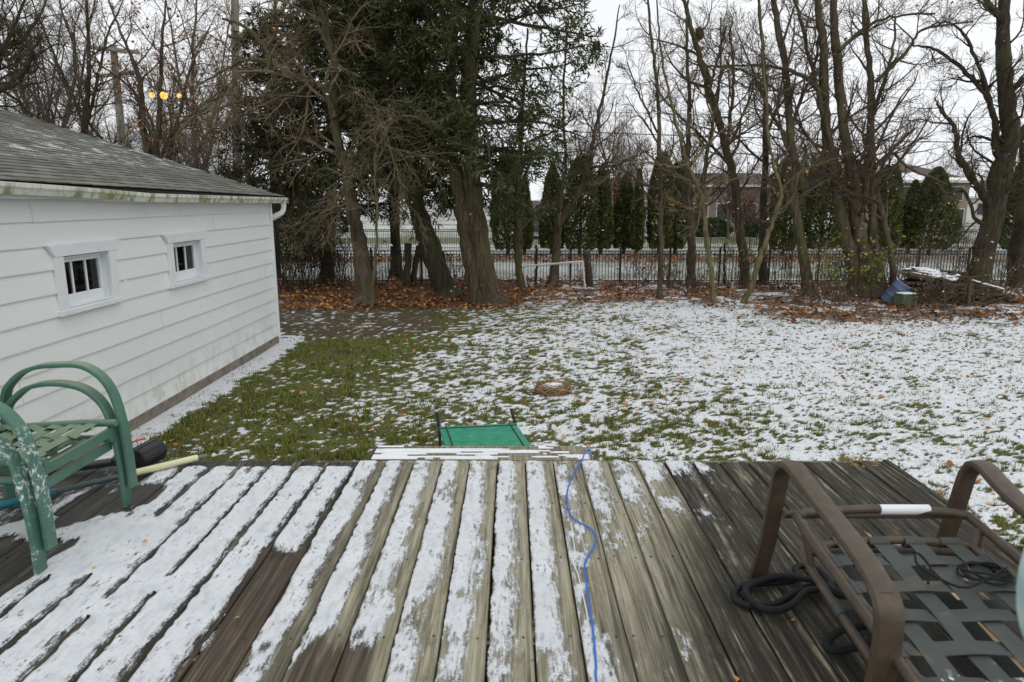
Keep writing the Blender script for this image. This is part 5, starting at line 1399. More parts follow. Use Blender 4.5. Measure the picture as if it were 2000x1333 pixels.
bare_tree('maple_tree', 'low forked bare tree behind the white pipe goal', 18.7,
          [[(1078, 557, 28), (1088, 490, 25), (1091, 440, 23), (1118, 400, 19), (1140, 355, 15), (1152, 310, 12), (1158, 270, 10), (1175, 200, 8), (1195, 100, 6), (1210, 10, 3)], [(1090, 445, 15), (1096, 380, 13), (1104, 320, 9), (1098, 200, 7), (1105, 60, 4)],
           [(1150, 325, 8), (1190, 325, 7), (1230, 312, 6), (1275, 290, 3)], [(1100, 355, 7), (1130, 330, 6), (1170, 326, 4), (1220, 300, 2)]],
          'bark', 'twig', 24, n1=12, L1=1.5, n2=7, n3=6, leaves=60)
bare_tree('maple_sapling', 'thin straight bare trunk rising left of the light barked sapling', 16.6,
          [[(1288, 577, 16), (1292, 510, 15), (1291, 430, 14), (1288, 350, 13), (1283, 250, 11), (1276, 150, 9), (1268, 60, 7), (1262, -60, 4)], [(1287, 372, 8), (1255, 358, 7), (1220, 335, 6), (1165, 318, 3)], [(1284, 260, 6), (1250, 190, 5), (1225, 120, 3)]],
          'bark', 'twig', 25, n1=14, L1=1.3, n2=7, n3=6)
bare_tree('maple_tree', 'grey bare tree splitting low into two stems at the fence', 18.9,
          [[(1350, 558, 28), (1346, 500, 26), (1340, 430, 23), (1337, 350, 18), (1340, 270, 14), (1345, 190, 11), (1338, 90, 8), (1342, 0, 5)], [(1349, 480, 16), (1360, 410, 14), (1368, 340, 12), (1380, 260, 9), (1396, 160, 7), (1402, 40, 4)]],
          'bark', 'twig', 26, n1=14, L1=1.6, n2=7, n3=6)
bare_tree('maple_sapling', 'light olive barked sapling with long side limbs near the lawn', 15.8,
          [[(1396, 590, 16), (1390, 520, 15), (1383, 450, 14), (1380, 400, 13), (1366, 360, 13), (1350, 325, 12), (1338, 285, 10), (1322, 220, 8), (1306, 140, 7), (1292, 40, 5), (1284, -40, 3)],
           [(1347, 322, 8), (1310, 327, 7), (1270, 318, 6), (1225, 332, 4), (1180, 346, 2)], [(1350, 318, 9), (1370, 302, 8), (1385, 282, 6), (1420, 250, 5), (1470, 215, 3)],
           [(1376, 385, 6), (1360, 405, 5), (1345, 408, 4), (1320, 396, 2)], [(1380, 388, 6), (1392, 365, 5), (1420, 352, 4), (1470, 345, 2)]],
          'bark_green', 'twig_pale', 27, n1=9, L1=1.1, n2=6, n3=4, leaves=24)
bare_tree('maple_sapling', 'leaning olive barked sapling closest to the lawn', 15.6,
          [[(1452, 597, 18), (1466, 550, 16), (1482, 500, 15), (1498, 450, 13), (1512, 410, 12), (1520, 370, 10), (1512, 330, 9), (1500, 280, 8), (1492, 200, 7), (1484, 100, 5), (1478, 10, 3)],
           [(1517, 385, 9), (1545, 355, 8), (1575, 330, 7), (1605, 320, 6), (1650, 300, 4), (1690, 285, 2)], [(1505, 430, 6), (1540, 400, 5), (1560, 340, 4), (1580, 270, 2)]],
          'bark_green', 'twig', 28, n1=10, L1=1.2, n2=6, n3=4, leaves=20)
bare_tree('maple_tree', 'tall bare tree slanting left with a nest in its crown', 19.0,
          [[(1457, 555, 30), (1450, 500, 28), (1442, 430, 27), (1432, 350, 25), (1418, 295, 22), (1402, 235, 20), (1384, 175, 17), (1364, 110, 15), (1347, 50, 12), (1332, -20, 9), (1315, -130, 4)], [(1418, 300, 12), (1425, 240, 10), (1432, 160, 8), (1425, 60, 5)], [(1385, 178, 9), (1400, 120, 8), (1420, 50, 5)], [(1425, 320, 8), (1370, 270, 7), (1310, 215, 5), (1270, 150, 3)]],
          'bark', 'twig', 29, n1=15, L1=1.9, n2=7, n3=6, leaves=40)
bare_tree('maple_tree', 'straight dark bare trunk behind the leaning olive sapling', 19.2,
          [[(1490, 553, 26), (1494, 480, 24), (1497, 400, 21), (1499, 300, 18), (1498, 200, 14), (1492, 100, 10), (1488, -20, 6)], [(1498, 260, 9), (1520, 200, 8), (1530, 120, 4)]],
          'bark_dark', 'twig', 30, n1=14, L1=1.7, n2=7, n3=6)
bare_tree('maple_tree', 'tall slightly bowed maple standing left of the multi stemmed clump', 16.8,
          [[(1583, 573, 30), (1570, 510, 28), (1560, 450, 27), (1553, 390, 26), (1546, 310, 23), (1542, 220, 21), (1536, 130, 19), (1522, 40, 16), (1512, -30, 13), (1500, -160, 6)], [(1545, 260, 12), (1565, 200, 10), (1590, 130, 8), (1610, 40, 5)], [(1543, 280, 9), (1500, 215, 8), (1470, 150, 6), (1440, 60, 3)], [(1555, 400, 9), (1600, 340, 8), (1640, 290, 5), (1680, 230, 3)], [(1540, 190, 8), (1450, 145, 6), (1380, 130, 3)]],
          'bark', 'twig', 31, n1=15, L1=1.8, n2=7, n3=6, leaves=40, flare=0.2)
bare_tree('maple_tree', 'large multi stemmed maple clump right of centre, full of dark boughs', 16.7,
          [[(1678, 577, 44), (1668, 520, 38), (1655, 450, 34), (1640, 370, 31), (1628, 290, 28), (1616, 200, 26), (1608, 100, 22), (1603, 0, 18), (1598, -150, 9)],
           [(1700, 577, 48), (1692, 510, 42), (1682, 440, 38), (1668, 360, 33), (1655, 280, 29), (1645, 190, 25), (1640, 90, 23), (1640, -20, 18), (1644, -160, 8)],
           [(1728, 575, 32), (1718, 510, 27), (1711, 430, 24), (1708, 340, 22), (1710, 250, 20), (1713, 150, 17), (1705, 50, 14), (1702, -60, 9)],
           [(1748, 573, 18), (1738, 500, 16), (1728, 420, 14), (1722, 360, 12), (1745, 300, 9), (1790, 250, 6)],
           [(1690, 400, 18), (1694, 330, 15), (1700, 250, 12), (1715, 200, 11), (1735, 120, 8), (1755, 30, 5)],
           [(1625, 290, 15), (1590, 160, 11), (1560, 60, 9), (1540, -20, 6)], [(1616, 190, 13), (1560, 150, 10), (1500, 130, 8), (1400, 130, 5), (1350, 140, 3)],
           [(1640, 100, 12), (1690, 55, 9), (1750, 30, 7), (1830, 25, 5)], [(1710, 160, 12), (1770, 100, 9), (1800, 60, 7), (1880, 50, 4)], [(1708, 330, 11), (1740, 300, 9), (1770, 330, 7), (1840, 360, 4)],
           [(1672, 400, 10), (1630, 360, 8), (1600, 330, 6)]],
          'bark', 'twig', 32, n1=12, L1=1.9, n2=7, n3=6, leaves=70, kk=12, flare=0.25)
SW[0] = 0.62
bare_tree('oak_tree', 'massive crooked oak at the right edge beside the wood pile', 17.4,
          [[(1912, 553, 66), (1918, 510, 58), (1930, 460, 58), (1945, 400, 60), (1958, 330, 54), (1968, 270, 48), (1966, 200, 44), (1960, 120, 40), (1962, 50, 36), (1980, -40, 28), (2000, -160, 12)],
           [(1938, 410, 28), (1918, 375, 24), (1898, 345, 21), (1880, 300, 17), (1865, 250, 13), (1845, 215, 9), (1830, 190, 4)], [(1960, 330, 26), (1945, 285, 22), (1942, 235, 18), (1922, 185, 15), (1900, 150, 13), (1870, 115, 10), (1835, 90, 8), (1790, 85, 4)],
           [(1945, 240, 14), (1910, 140, 11), (1880, 75, 8), (1850, 45, 5), (1815, 50, 2)], [(1965, 190, 18), (1990, 150, 15), (2020, 90, 10)], [(1962, 300, 30), (1995, 250, 28), (2030, 180, 22), (2060, 80, 14)],
           [(1963, 45, 22), (1940, 10, 18), (1915, -30, 12)], [(1925, 440, 14), (1905, 425, 11), (1880, 375, 9), (1850, 378, 5), (1820, 360, 3)]],
          'bark_dark', 'bark_dark', 33, n1=12, L1=1.5, ang1=1.0, up1=0.04, n2=7, n3=6, wig=0.26, flare=0.25, kk=14)
bare_tree('oak_tree', 'dark oak trunk partly cut off by the right edge', 18.8,
          [[(1990, 556, 60), (1985, 500, 52), (1990, 430, 50), (2010, 350, 44), (2030, 250, 36), (2040, 100, 24)], [(1990, 420, 24), (2000, 330, 18), (1995, 250, 12)]],
          'bark_dark', 'bark_dark', 34, n1=14, L1=1.6, ang1=1.0, up1=0.02, n2=7, n3=6, wig=0.22, droop=0.1, kk=12)

# --- trees behind the garage
bare_tree('oak_tree', 'gnarled bare oak whose limbs enter from the left edge', 19.0,
          [[(-150, 560, 90), (-120, 380, 80), (-60, 260, 44), (-10, 190, 26), (40, 165, 20), (70, 135, 15), (82, 100, 11), (60, 70, 6)], [(-90, 320, 60), (-70, 150, 40), (-50, 20, 28), (-40, -120, 12)], [(-20, 200, 18), (-5, 110, 14), (20, 40, 9), (50, -20, 5)], [(-70, 200, 20), (-20, 100, 14), (25, 85, 10), (60, 30, 6)]],
          'bark_dark', 'bark_dark', 40, n1=20, L1=1.7, ang1=0.95, up1=0.03, n2=7, n3=6, wig=0.26, kk=12)
bare_tree('maple_tree', 'multi stemmed tree with clinging brown leaves behind the garage roof', 21.0,
          [[(302, 560, 32), (298, 420, 28), (292, 300, 24), (280, 235, 18), (276, 160, 13), (258, 100, 9), (225, 30, 6), (200, -40, 3)], [(306, 430, 24), (312, 300, 19), (316, 240, 16), (322, 160, 12), (330, 80, 8), (340, 0, 4)], [(308, 420, 20), (330, 290, 14), (345, 220, 11), (368, 140, 8), (410, 50, 4)], [(300, 330, 10), (350, 250, 8), (420, 200, 6), (480, 180, 3)]],
          'bark', 'twig', 41, n1=14, L1=1.9, n2=7, n3=6, leaves=900, wig=0.16)
bare_tree('maple_tree', 'slender bare tree in front of the broken utility pole', 23.0,
          [[(165, 560, 26), (165, 400, 24), (166, 280, 20), (172, 180, 15), (170, 90, 10), (172, 0, 6), (176, -80, 3)], [(166, 260, 11), (190, 170, 9), (210, 80, 6), (240, 0, 3)], [(168, 250, 10), (130, 160, 8), (100, 80, 6), (70, 0, 3)], [(172, 290, 12), (210, 300, 10), (150, 215, 7), (110, 150, 3)]],
          'bark_dark', 'twig', 42, n1=16, L1=2.0, n2=7, n3=6)
SW[0] = 0.55
r0 = np.random.default_rng(5)
def proto(seed, Y, px):
    r = np.random.default_rng(seed)
    st = [[(px + r.normal(0, 6), 540, 26), (px + r.normal(0, 10), 400, 22), (px + r.normal(0, 14), 260, 16), (px + r.normal(0, 18), 120, 10), (px + r.normal(0, 22), 0, 6), (px, -120, 3)]]
    for k in range(4):
        y = 420 - 60 * k; s_ = r.choice([-1, 1]); st.append([(px, y, 12), (px + s_ * 30, y - 70, 9), (px + s_ * 50, y - 170, 6), (px + s_ * 70, y - 280, 3)])
    return st
TH = 'bare grey brown tree in the twiggy thicket behind the garage roof'
THG = 'thicket trees behind the garage'
protos = [bare_tree('thicket_tree', TH, 27.0, proto(50 + k, 27.0, [60, 128, 385][k]), 'twig_far', 'twig_far', 60 + k, n1=14, L1=2.5, n2=8, n3=6, rmin=0.0055, wig=0.15, group=THG, kk=6) for k in range(3)]
def copy_tree(o, loc, rz, s, lab, group=None):
    c = o.copy(); COL.objects.link(c); c.location = loc; c.rotation_euler = (0, 0, rz); c.scale = (s, s, s); c['label'] = lab
    if group: c['group'] = group
    elif 'group' in c: del c['group']
    for ch in o.children:
        d = ch.copy(); COL.objects.link(d); d.parent = c
    return c
for k, (px, Y, s) in enumerate([(110, 32, 0.7), (350, 36, 0.7), (430, 34, 0.7), (490, 33, 0.8), (20, 33, 0.55), (90, 27, 0.44), (285, 28, 0.42), (340, 27, 0.44), (395, 26, 0.46), (440, 26, 0.52), (150, 32, 0.5), (240, 38, 0.75), (50, 38, 0.8), (310, 40, 0.85), (400, 40, 0.8), (200, 42, 0.85)]):
    p = at(px, 500, Y); copy_tree(protos[k % 3], (p[0], Y, 0), r0.random() * 6.28, s, TH, THG)
TF = 'slender bare tree in the gaps between the evergreens beyond the fence'
for k, (px, Y, s) in enumerate([(1200, 40, 0.85), (1240, 62, 0.9), (1420, 44, 0.62), (1480, 46, 0.66), (1365, 48, 0.6), (1560, 60, 0.9), (1940, 50, 0.8), (1120, 56, 0.9), (900, 50, 0.9), (1800, 70, 0.7), (1000, 80, 0.8), (1090, 90, 0.9), (1230, 85, 0.9), (1300, 95, 1.0), (1600, 90, 0.9), (1680, 85, 0.8), (1760, 95, 0.9), (1880, 90, 0.8), (1940, 100, 0.9), (2000, 80, 0.8)]):
    p = at(px, 500, Y); copy_tree(protos[(k + 1) % 3], (p[0], Y, 0), r0.random() * 6.28, s, TF, 'bare trees beyond the fences')

# far leafy trees
def leaf_ball(name, lab, px, Y, pytop, wpx, mat, seed, n=5000, ls=0.16):
    r = np.random.default_rng(seed); top = at(px, pytop, Y)[2]; c = at(px, 500, Y); rx = wpx * Y / FPX / 2
    root = thing(name, (c[0], Y, 0), lab, 'tree')
    P = np.array([[c[0], Y, -0.05], [c[0] + 0.05, Y, top * 0.3], [c[0], Y, top * 0.75]]); trunk_mesh(root, [(smooth_path(P, 10), np.linspace(0.16, 0.05, 10))], M['bark_dark'], 8, 0.05, r)
    P1, R1 = grow(smooth_path(P, 10)[None], np.linspace(0.16, 0.05, 10)[None], 26, 0.3, 1.0, np.array([rx * 1.3]), 0.8, 6, 0.1, 0.15, 0.5, 0.012, r)
    P2, R2 = grow(P1, R1, 7, 0.2, 1, np.full(len(P1), rx * 0.6), 0.8, 4, 0.06, 0.15, 0.6, 0.008, r)
    V, Q = cat_tubes([(P1, R1, 4), (P2, R2, 3)]); obj('branches', mesh_np('branches', V - W[root.name], [Q], M['bark_dark']), root)
    per = max(1, n // len(P2)); Vs, Qs, m = sprays(P2, R2, per, ls, ls * 0.3, r)
    obj('crown', mesh_np('crown', Vs - W[root.name], [Qs], M[mat], False, {'v': np.repeat(np.clip(r.normal(0.5, 0.25, m), 0, 1), 4)}), root)
leaf_ball('maple_tree', 'round red brown leaved tree between the evergreens far behind', 1196, 52, 326, 62, 'red_leaf', 71)
leaf_ball('willow_tree', 'yellow green tree behind the evergreens right of centre', 1575, 50, 292, 110, 'olive_leaf', 72, 7000)
leaf_ball('plum_tree', 'small reddish bare bush tree in front of the brown brick house', 1440, 44, 385, 120, 'red_leaf', 73, 2600, 0.10)

# --- columnar evergreens
def arb(name, lab, px, Y, pytop, wpx, seed, pointed=True, n=6500, py0=None):
    r = np.random.default_rng(seed); c = at(px, 500, Y); H = at(px, pytop, Y)[2]; rx = wpx * Y / FPX / 2
    root = thing(name, (c[0], Y, 0), lab, 'tree', None)
    P = smooth_path(np.array([[c[0], Y, -0.05], [c[0] + 0.02, Y, H * 0.5], [c[0], Y, H * 0.92]]), 8)
    trunk_mesh(root, [(P, np.linspace(0.09, 0.02, 8))], M['bark_dark'], 7, 0.05, r)
    h = r.random(n) ** 0.9; th = r.random(n) * 6.283
    prof = np.minimum(1.0, (1 - h) ** (0.60 if pointed else 0.34) * 1.35) * np.minimum(1, 0.72 + h * 2.5)
    bumpy = 0.78 + 0.34 * vnoise(th * 1.6 + seed, h * 7) + 0.16 * vnoise(th * 4, h * 22 + seed)
    rad = rx * prof * bumpy * (1 - 0.30 * r.random(n) ** 2)
    p = np.stack([c[0] + rad * np.cos(th), Y + rad * np.sin(th), 0.22 + h * (H - 0.25)], -1)
    o = np.stack([np.cos(th), np.sin(th), np.full(n, 0.9)], -1); d = nrm(o + r.normal(0, 0.45, (n, 3))); sd = nrm(np.cross(d, r.normal(size=(n, 3)) * 0.6 + np.stack([np.cos(th), np.sin(th), 0 * th], -1)))
    l = (0.10 + 0.12 * r.random(n))[:, None]; w = (0.022 + 0.028 * r.random(n))[:, None]
    p = p - d * l * 0.5
    V = np.stack([p, p + d * l * 0.5 + sd * w, p + d * l, p + d * l * 0.5 - sd * w], 1).reshape(-1, 3)
    v = np.clip(0.30 + 0.55 * (vnoise(th * 2.2, h * 14 + seed) - 0.4) + r.normal(0.08, 0.16, n), 0, 1)
    V2, Q2 = V - W[root.name], np.arange(4 * n).reshape(-1, 4)
    obj('foliage', mesh_np('foliage', V2, [Q2], M['arb_leaf'], False, {'v': np.repeat(v, 4)}), root)
arbs = [(992, 296, 62, False, 'wide columnar evergreen just right of the biggest cedar'), (1024, 342, 30, True, 'narrow columnar evergreen behind the slim bare tree'), (1078, 322, 52, True, 'columnar evergreen behind the low forked tree'),
        (1132, 306, 62, False, 'broad columnar evergreen above the white pipe goal'), (1172, 322, 44, True, 'dark columnar evergreen right of the one above the goal'), (1218, 340, 46, True, 'short pointed columnar evergreen standing apart in the gap'),
        (1243, 330, 24, True, 'thin spire shaped evergreen beside the short pointed one'), (1286, 298, 46, False, 'tall columnar evergreen behind the thin straight trunk'), (1318, 316, 40, False, 'columnar evergreen touching the grey split tree'),
        (1528, 306, 56, False, 'columnar evergreen behind the leaning olive sapling'), (1600, 298, 70, False, 'wide columnar evergreen left of the maple clump'), (1652, 312, 44, False, 'columnar evergreen hidden behind the clump stems'), (1722, 322, 52, False, 'columnar evergreen right of the maple clump'),
        (1813, 326, 82, True, 'broad pointed evergreen in front of the tan brick house'), (1772, 352, 40, True, 'small pointed evergreen left of the broad pointed one'), (1985, 310, 66, False, 'dark evergreen behind the trunk at the right edge')]
for k, (px, top, w, po, lab) in enumerate(arbs):
    arb('arborvitae', lab, px, 30.5 + 0.5 * (k % 3), top, w, 200 + k, po, int(5200 + 40 * w))

SW[0] = 1.0
# --- brush along the fence
def shrub(name, lab, px, Y, h, spread, ns, seed, tmat='twig', leaves=0, lmat='green_leaf', lsize=0.03, wig=0.12, rr=0.009, up=0.12):
    r = np.random.default_rng(seed); c = at(px, 500, Y); root = thing(name, (c[0], Y, 0), lab, 'shrub')
    p0 = np.stack([c[0] + r.normal(0, spread * 0.30, ns), Y + r.normal(0, spread * 0.25, ns), np.full(ns, -0.02)], -1)
    d = nrm(np.stack([r.normal(0, 0.30, ns), r.normal(0, 0.30, ns), np.ones(ns)], -1)); L_ = h * (0.6 + 0.5 * r.random(ns)); pts = [p0]; p = p0
    for s in range(7):
        p = p + d * (L_ / 7)[:, None]; pts.append(p); d = nrm(d + r.normal(0, wig, (ns, 3)) + np.array([0, 0, up - 0.05]))
    P = np.stack(pts, 1); R = (rr * (0.6 + 0.8 * r.random(ns)))[:, None] * np.linspace(1, 0.4, 8)[None]
    P2, R2 = grow(P, R, 6, 0.25, 1.0, L_ * 0.45, 0.7, 4, 0.05, 0.16, 0.6, 0.0042, r); P2, R2 = keep_ok(P2, R2, 0.03)
    l2 = np.linalg.norm(P2[:, -1] - P2[:, 0], axis=1)
    P3, R3 = grow(P2, R2, 4, 0.2, 1.0, l2 * 0.5, 0.7, 2, 0.03, 0.16, 0.7, 0.0036, r); P3, R3 = keep_ok(P3, R3, 0.03)
    V, Q = cat_tubes([(P, R, 5), (P2, R2, 4), (P3, R3, 3)]); obj('stems', mesh_np('stems', V - W[root.name], [Q], M[tmat]), root)
    if leaves:
        k = r.integers(0, len(P3), leaves); q = P3[k, r.integers(1, 3, leaves)] + r.normal(0, 0.015, (leaves, 3))
        tag(leaf_cloud('leaves', q, lsize * (0.6 + 0.7 * r.random(leaves)), np.clip(r.normal(0.5, 0.25, leaves), 0, 1), M[lmat], parent=root, tilt=1.2), kind='stuff')
SH = [(560, 17.6, 2.3, 0.8, 26, 'dense dark brush right behind the garage corner', 'bark_dark', 520, 'dark_leaf', 0.045), (598, 18.2, 2.5, 0.8, 24, 'tall dark brush second from the garage corner', 'bark_dark', 420, 'dark_leaf', 0.045),
      (640, 18.6, 2.3, 0.7, 20, 'upright dark brush left of the bent maple', 'bark_dark', 160, 'dark_leaf', 0.045), (575, 19.0, 3.0, 1.0, 22, 'tallest thin brush against the fence behind the garage corner', 'twig', 90, 'litter', 0.05), (668, 18.9, 1.6, 0.6, 14, 'twiggy brush touching the bent maple trunk', 'bark_dark', 30, 'litter', 0.045),
      (745, 18.8, 1.2, 0.5, 8, 'thin brush right of the bent maple trunk', 'twig', 12, 'litter', 0.045), (1140, 18.9, 0.7, 0.4, 7, 'low twigs under the goal crossbar', 'twig', 14, 'dark_leaf', 0.03), (1255, 18.4, 1.1, 0.6, 12, 'bare brown shrub with few dry leaves left of the thin straight trunk', 'twig', 50, 'litter', 0.05),
      (1310, 18.2, 0.8, 0.6, 10, 'low shrub of dry leaves between thin trunk and split tree', 'twig', 60, 'litter', 0.05), (1365, 17.2, 0.7, 0.6, 11, 'low twiggy tangle left of the light olive sapling', 'twig', 20, 'litter', 0.04), (1435, 18.6, 1.5, 0.7, 12, 'leggy shrub with yellow green leaves left of the slanting tree', 'twig', 110, 'green_leaf', 0.042),
      (1530, 17.9, 1.3, 0.7, 12, 'brambly shrub between the leaning sapling and bowed maple', 'twig', 40, 'green_leaf', 0.04), (1612, 17.2, 1.3, 0.6, 13, 'arching bramble right of the bowed maple', 'twig_pale', 50, 'green_leaf', 0.04), (1650, 16.1, 1.5, 0.8, 15, 'yellow green leafy shrub left of the maple clump base', 'twig', 230, 'green_leaf', 0.045),
      (1705, 15.9, 1.5, 0.7, 15, 'yellow green leafy shrub right in front of the maple clump', 'twig', 230, 'green_leaf', 0.045), (1600, 15.4, 0.55, 0.5, 9, 'low stubble of stems in leaves before the bowed maple', 'twig', 20, 'litter', 0.04), (1660, 15.1, 0.6, 0.35, 9, 'short upright stems in the leaf litter left of the barrel', 'twig', 6, 'green_leaf', 0.04),
      (1770, 17.0, 1.6, 0.7, 12, 'bare brush rising behind the wood pile', 'twig', 20, 'litter', 0.045), (1830, 14.9, 0.7, 0.7, 14, 'brown brambles in front of the wood pile', 'twig', 20, 'litter', 0.035), (1880, 17.6, 1.5, 0.7, 12, 'bare brush left of the massive oak trunk', 'twig', 20, 'litter', 0.045),
      (1955, 16.2, 1.1, 0.7, 12, 'tangled bare brush right of the massive oak trunk', 'twig', 16, 'litter', 0.045), (1850, 31.6, 1.9, 1.2, 18, 'round bare shrub by the far fence before the tan house', 'twig_far', 30, 'litter', 0.05), (880, 19.1, 0.9, 0.6, 8, 'thin stems by the fence between the two cedars', 'twig', 20, 'litter', 0.05)]
for k, (px, Y, h, sp, ns, lab, tm, lv, lm, ls) in enumerate(SH):
    shrub('shrub', lab, px, Y, h, sp, ns, 300 + k, tm, lv, lm, ls)
for k, (px, lab) in enumerate([(1385, 'low dark evergreen bush at the foot of the brown house'), (1490, 'low evergreen bush right of the slanting tree, far behind')]):
    r = np.random.default_rng(400 + k); c = at(px, 450, 47); root = thing('yew_bush', (c[0], 47, 0), lab, 'shrub')
    n = 2500; q = nrm(r.normal(size=(n, 3))) * np.array([1.5, 0.8, 0.75]) * (0.8 + 0.25 * r.random(n))[:, None] + np.array([c[0], 47, 0.45]); q[:, 2] = np.maximum(q[:, 2], 0.02)
    d = nrm(r.normal(size=(n, 3))) * 0.16; s_ = nrm(r.normal(size=(n, 3))) * 0.05
    V = np.stack([q - d, q + s_, q + d, q - s_], 1).reshape(-1, 3)
    obj('foliage', mesh_np('foliage', V - W[root.name], [np.arange(4 * n).reshape(-1, 4)], M['dark_leaf'], False, {'v': np.repeat(r.random(n) * 0.7, 4)}), root)
    st = MB()
    for j in range(6): st.tube([(c[0] + r.normal(0, 0.3), 47, -0.02), (c[0] + r.normal(0, 0.6), 47 + r.normal(0, 0.2), 0.7)], 0.03, 5)
    st.build('stems', M['bark_dark'], root)

# --- stumps, stakes, poles
def stake(name, lab, pts, Y, mat, cat):
    r = np.random.default_rng(len(lab)); P, R = stem_px(pts, Y, 0.0, r); R[0] /= 1.65; R[1] /= 1.16; R[2] /= 1.04
    t = thing(name, P[0] * [1, 1, 0], lab, cat); V, Q = tubes(P[None], R[None], 9); n = len(P)
    V = np.vstack([V, P[-1]]); T = [[len(V) - 1, (n - 1) * 9 + i, (n - 1) * 9 + (i + 1) % 9] for i in range(9)]
    obj('shaft', mesh_np('shaft', V - W[t.name], [Q, np.array(T)], mat, True), t)
stake('wooden_post', 'weathered wooden post standing left of the leaning cedar', [(795, 556, 16), (796, 515, 15), (797, 476, 15)], 18.9, M['bark'], 'post')
stake('tree_stump', 'dark leaning stump close beside the weathered wooden post', [(806, 556, 12), (812, 515, 12), (818, 480, 10)], 19.0, M['bark_dark'], 'stump')
stake('tree_stump', 'reddish brown broken trunk right of the goal', [(1150, 556, 15), (1149, 525, 14), (1146, 492, 14)], 18.9, M['bark_cedar'], 'stump')
stake('metal_stake', 'rusty metal stake left of the pipe goal, taller than the fence', [(1047, 556, 5), (1047, 515, 5), (1047, 479, 5)], 19.1, M['bark_dark'], 'stake')
stake('metal_stake', 'thin dark stake between the light and leaning olive saplings', [(1415, 552, 4), (1415, 515, 4), (1417, 474, 5)], 19.1, M['fence'], 'stake')
stake('wooden_post', 'thin dark stick leaning on the fence between the two cedars', [(872, 552, 6), (868, 520, 6), (866, 490, 5)], 19.2, M['bark_dark'], 'stick')
M['pole'] = bark('weathered_pole', (0.24, 0.23, 0.20), (0.36, 0.34, 0.30), 0.25, 20, 0.8, 0.4)
Yp = 33.0
b0, b1 = at(252, 420, Yp), at(221, 88, Yp); b0 = b0 + (b0 - b1) / (b0 - b1)[2] * (-b0[2])
t = thing('utility_pole', b0 * [1, 1, 0], 'old leaning utility pole with two crossarms behind the garage', 'utility pole')
q = MB(); q.tube([b0, (b0 + b1) / 2, b1], [0.20, 0.18, 0.15], 12); q.build('shaft', M['pole'], t, True)
q = MB(); q.bar(at(168, 92, Yp - 0.22), at(272, 103, Yp - 0.22), 0.12, 0.17, bev=0.01); q.build('crossarm', M['pole'], t)
q = MB(); q.bar(at(185, 150, Yp - 0.22), at(268, 142, Yp - 0.22), 0.12, 0.15, bev=0.01); q.build('crossarm', M['pole'], t)
Yq = 27.0
t = thing('utility_pole', at(462, 500, Yq) * [1, 1, 0], 'straight pale grey utility pole left of the dark spruces', 'utility pole')
q = MB(); q.tube([at(464, 500, Yq) * [1, 1, 0], at(462, 250, Yq), at(459, 20, Yq), at(458, -40, Yq)], [0.17, 0.155, 0.14, 0.135], 12); q.build('shaft', M['pole'], t, True)
q = MB(); q.bar(at(420, -25, Yq - 0.2), at(500, -25, Yq - 0.2), 0.1, 0.12); q.build('crossarm', M['pole'], t)
def wire(lab, y0, y1, Y, r_, sag=0.25):
    p, e = at(640, y0 - 6, Y), at(2300, y1, Y + 2); pts = [p + (e - p) * f - np.array([0, 0, sag * 4 * f * (1 - f)]) for f in np.linspace(0, 1, 16)]
    t = thing('power_line', p, lab, 'cable'); q = MB(); q.tube(pts, r_, 5); q.build('wire', M['fence'], t)
wire('lowest and thickest overhead cable crossing behind the trees', 243, 283, 38, 0.026)
wire('thin overhead wire running just above the thickest cable', 208, 230, 38.5, 0.012)
wire('thin upper overhead wire, second from the top of the sky', 150, 178, 39, 0.010)
wire('topmost thin overhead wire crossing the sky', 80, 120, 39.5, 0.010)

# added emissive balls, sockets and wires standing in for indoor lights reflected in glass
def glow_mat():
    t = NT('reflected_light'); e = t.n('ShaderNodeEmission'); e.inputs['Color'].default_value = (1.0, 0.60, 0.16, 1); e.inputs['Strength'].default_value = 1.25
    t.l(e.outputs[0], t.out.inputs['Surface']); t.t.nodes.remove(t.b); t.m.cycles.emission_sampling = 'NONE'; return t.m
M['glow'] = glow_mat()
def reflection_ball():
    return M['glow']
for (px, py, rpx, lab) in [(297, 186, 5, 'small amber glow added for a window reflection, leftmost of three by the brown leaved tree'), (320, 187, 6.8, 'largest amber glow added for a window reflection, in the middle of the three'), (350, 187, 4.4, 'small amber glow added for a window reflection, rightmost of three by the brown leaved tree')]:
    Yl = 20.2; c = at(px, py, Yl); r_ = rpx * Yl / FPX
    t = thing('reflection_glow', c + [0, 0, r_ * 2.2], lab, 'reflection')
    q = MB(); q.lathe([(0.001, -r_)] + [(r_ * math.sin(a), -r_ * math.cos(a)) for a in np.linspace(0.3, 2.75, 9)], c, k=14); q.build('glow_ball', M['glow'], t, True)
    q = MB(); q.lathe([(r_ * 0.42, r_ * 0.88), (r_ * 0.42, r_ * 1.5), (0.01, r_ * 1.6)], c, k=10); q.build('added_socket', M['bark_dark'], t)
    q = MB(); q.tube([c + [0, 0, r_ * 1.5], c + [0, 0.02, 0.45], c + [0.05, 0.3, 0.75]], 0.006, 5); q.build('added_wire', M['bark_dark'], t)
